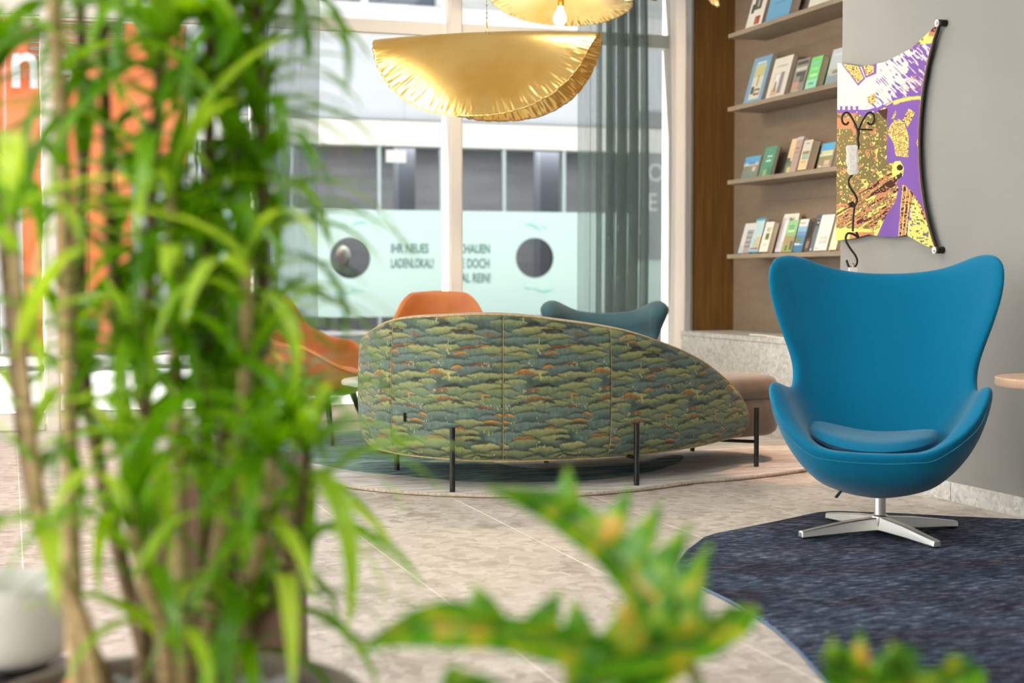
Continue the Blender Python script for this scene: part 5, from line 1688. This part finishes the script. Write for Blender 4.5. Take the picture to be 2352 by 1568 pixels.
# brown planter behind, with a young dracaena
BP = Vector((0.415, 3.03, 0.0))
bp = thing('brown_planter', 'tall square brown planter with a young dracaena behind the big pot', 'plant', BP, R(-12))
def frus(h0, h1, z0, z1):
    v = [(-h0, -h0, z0), (h0, -h0, z0), (h0, h0, z0), (-h0, h0, z0), (-h1, -h1, z1), (h1, -h1, z1), (h1, h1, z1), (-h1, h1, z1)]
    return MB().add(v, [(0, 3, 2, 1), (4, 5, 6, 7), (0, 1, 5, 4), (1, 2, 6, 5), (2, 3, 7, 6), (3, 0, 4, 7)])
frus(.148, .140, 0.0, .60).build('box', mat('mauve_brown_veneer', S(126, 92, 76), 0.6, col2=S(108, 78, 64), scale=4, stretch=(1, 1, .3)), bp, bevel=0.004)
frus(.128, .128, .601, .606).build('soil', bpy.data.materials['dark_soil'], bp)
ys = [(0, 0, .604), (.01, 0, .75), (.0, .01, .86)]
MB().tube(ys, [.011, .009, .007], 8).build('cane', M['stemdark'], bp, True)
make_leaves(bp, [(p, az - R(-12), el, L, k) for p, az, el, L, k in rosette_leaves(ys, r6, .06, .022, 2, .14, .22)], 60, Vector((0, 0, 0)))

# white bowl on a dark stand at the lower left
wb = thing('white_bowl', 'large plain white bowl on a dark stand behind the plant', 'bowl', (0.0, 2.72, 0.0))
MB().lathe([(0, .300), (.05, .302), (.085, .325), (.105, .365), (.112, .42), (.114, .45), (.108, .45), (.104, .42), (.095, .37), (.07, .33), (0, .318)], 48).build('bowl', mat('white_glaze', S(226, 226, 222), 0.3), wb, True)
MB().lathe([(0, 0), (.12, 0), (.12, .02), (.03, .03), (.03, .28), (.10, .285), (.10, .299), (0, .299)], 32).build('stand', M['black_metal'], wb, auto=40)

# lobed philodendron in front
M['phil'] = None
def phil_mat():
    m, nt, b = nodes('philodendron_leaf')
    v = mapping(nt, 'World', 34)
    n = noise(nt, v, 1.0, 2)
    c = ramp(nt, n, [(0.25, S(40, 92, 20)), (0.5, S(92, 158, 28)), (0.60, S(158, 186, 40)), (0.70, S(214, 170, 60))])
    lk(nt, c, b.inputs['Base Color'])
    b.inputs['Roughness'].default_value = 0.22
    tl = nt.nodes.new('ShaderNodeBsdfTranslucent')
    lk(nt, c, tl.inputs['Color'])
    mx = nt.nodes.new('ShaderNodeMixShader')
    mx.inputs[0].default_value = 0.35
    lk(nt, b.outputs[0], mx.inputs[1]); lk(nt, tl.outputs[0], mx.inputs[2])
    lk(nt, mx.outputs[0], nt.nodes['Material Output'].inputs['Surface'])
    return m
M['phil'] = phil_mat()
M['petiole'] = mat('green_petiole', S(110, 140, 50), 0.5)
VIEW = Vector((0.314, 0.949, 0.0))

def lobed_leaf(name, rib, parent, org, blade, lobes, side=1, tipw=1.0):
    """leaf blade along a rib; lobes = (t, length, width, lean) rise from its upper side, shorter ones hang below"""
    pts = catmull([tuple(Vector(q) - org) for q in rib], 8)
    n = len(pts)
    mb = MB()
    upv = Vector((0, 0, 1))
    rows = []
    for i, p in enumerate(pts):
        p = Vector(p)
        t = i / (n - 1)
        tv = (Vector(pts[min(i + 1, n - 1)]) - Vector(pts[max(i - 1, 0)])).normalized()
        nv = tv.cross(VIEW).normalized()
        if nv.z < 0:
            nv = -nv
        w = blade * (math.sin(math.pi * min(1, .18 + .82 * t)) ** .7) * (1 + tipw * smooth(.6, .8, t) * (1 - smooth(.85, 1, t)))
        rows.append([p + nv * w + VIEW * -.006, p + nv * w * .4 + VIEW * .004, p + VIEW * .006, p - nv * w * .45 - VIEW * .008, p - nv * w * .8 - VIEW * .03])
    mb.grid(np.array([[tuple(q) for q in r] for r in rows]))
    for (t, L, w, lean) in lobes:
        i = int(t * (n - 1))
        p = Vector(pts[i])
        tv = (Vector(pts[min(i + 1, n - 1)]) - Vector(pts[max(i - 1, 0)])).normalized()
        nv = tv.cross(VIEW).normalized()
        if nv.z < 0:
            nv = -nv
        d = (nv * side * math.cos(lean) + tv * math.sin(lean)).normalized()
        ww = (tv - d * tv.dot(d)).normalized()
        G = []
        for a in range(7):
            s = a / 6
            wd = w * (1 - s ** 1.6) * (1 + .25 * math.sin(s * 3.1))
            c = p + d * (L * s) + VIEW * (-.012 * math.sin(s * 2.6)) + ww * (.010 * s * s * math.copysign(1, math.sin(lean + .01)))
            G.append([tuple(c - ww * wd / 2 + VIEW * .006), tuple(c), tuple(c + ww * wd / 2 + VIEW * .006)])
        mb.grid(np.array(G))
    o = mb.build(name, M['phil'], parent, True)
    MB().tube([tuple(q) for q in pts], [0.0035 * (1 - .8 * i / n) for i in range(n)], 6).build('midrib', M['petiole'], o, True)
    return o

PO = Vector((0.74, 1.42, 0.0))
ph = thing('philodendron', 'lobed philodendron with ochre-flecked leaves at the bottom foreground', 'plant', PO)
MB().lathe([(0, 0), (.13, 0), (.16, .30), (.165, .32), (.155, .32), (.15, .29), (0, .285)], 40).build('pot', mat('charcoal_pot', S(70, 70, 72), 0.6), ph, auto=40)
lobed_leaf('leaf', RIB_A, ph, PO, .020, [(.12, .07, .04, -.2), (.22, .06, .03, .1), (.32, .065, .036, -.1), (.43, .055, .034, .15), (.54, .058, .036, -.1), (.66, .05, .04, .2)])
lobed_leaf('leaf', RIB_B, ph, PO, .022, [(.10, .075, .04, .3), (.22, .10, .038, .25), (.36, .095, .040, .25), (.50, .085, .036, .2), (.64, .07, .034, .1), (.80, .055, .03, .3)], 1, .6)
lobed_leaf('leaf', RIB_C, ph, PO, .017, [(.15, .05, .026, .2), (.4, .035, .02, .4)], 1, .5)
RIB_H = [RIB_A[0], (0.628, 1.462, 0.566), (0.592, 1.47, 0.545), (0.55, 1.482, 0.515)]
lobed_leaf('leaf', RIB_H, ph, PO, .040, [(.3, .05, .04, .1), (.6, .05, .04, .2)])
lobed_leaf('leaf', RIB_D, ph, PO, .020, [(.45, .04, .026, .1), (.62, .05, .022, .2), (.8, .03, .02, .4)])
lobed_leaf('leaf', RIB_E, ph, PO, .020, [(.3, .04, .03, .1), (.55, .03, .022, .5)])
lobed_leaf('leaf', RIB_F, ph, PO, .020, [(.25, .05, .026, -.3), (.5, .045, .026, -.2), (.8, .02, .02, .2)])
lobed_leaf('leaf', RIB_G, ph, PO, .018, [(.3, .02, .02, .1), (.6, .02, .02, .1)])
MB().tube([tuple(Vector(q) - PO) for q in catmull(PET, 6)] + [(0, 0, .29)], .0062, 8).build('petiole', M['petiole'], ph, True)
for rib in (RIB_D, RIB_E, RIB_F, RIB_G):
    a = Vector(rib[0]) - PO
    MB().tube([tuple(a), tuple(a * .6 + Vector((0, 0, .12))), (0.02, 0, .29)], .004, 8).build('petiole', M['petiole'], ph, True)
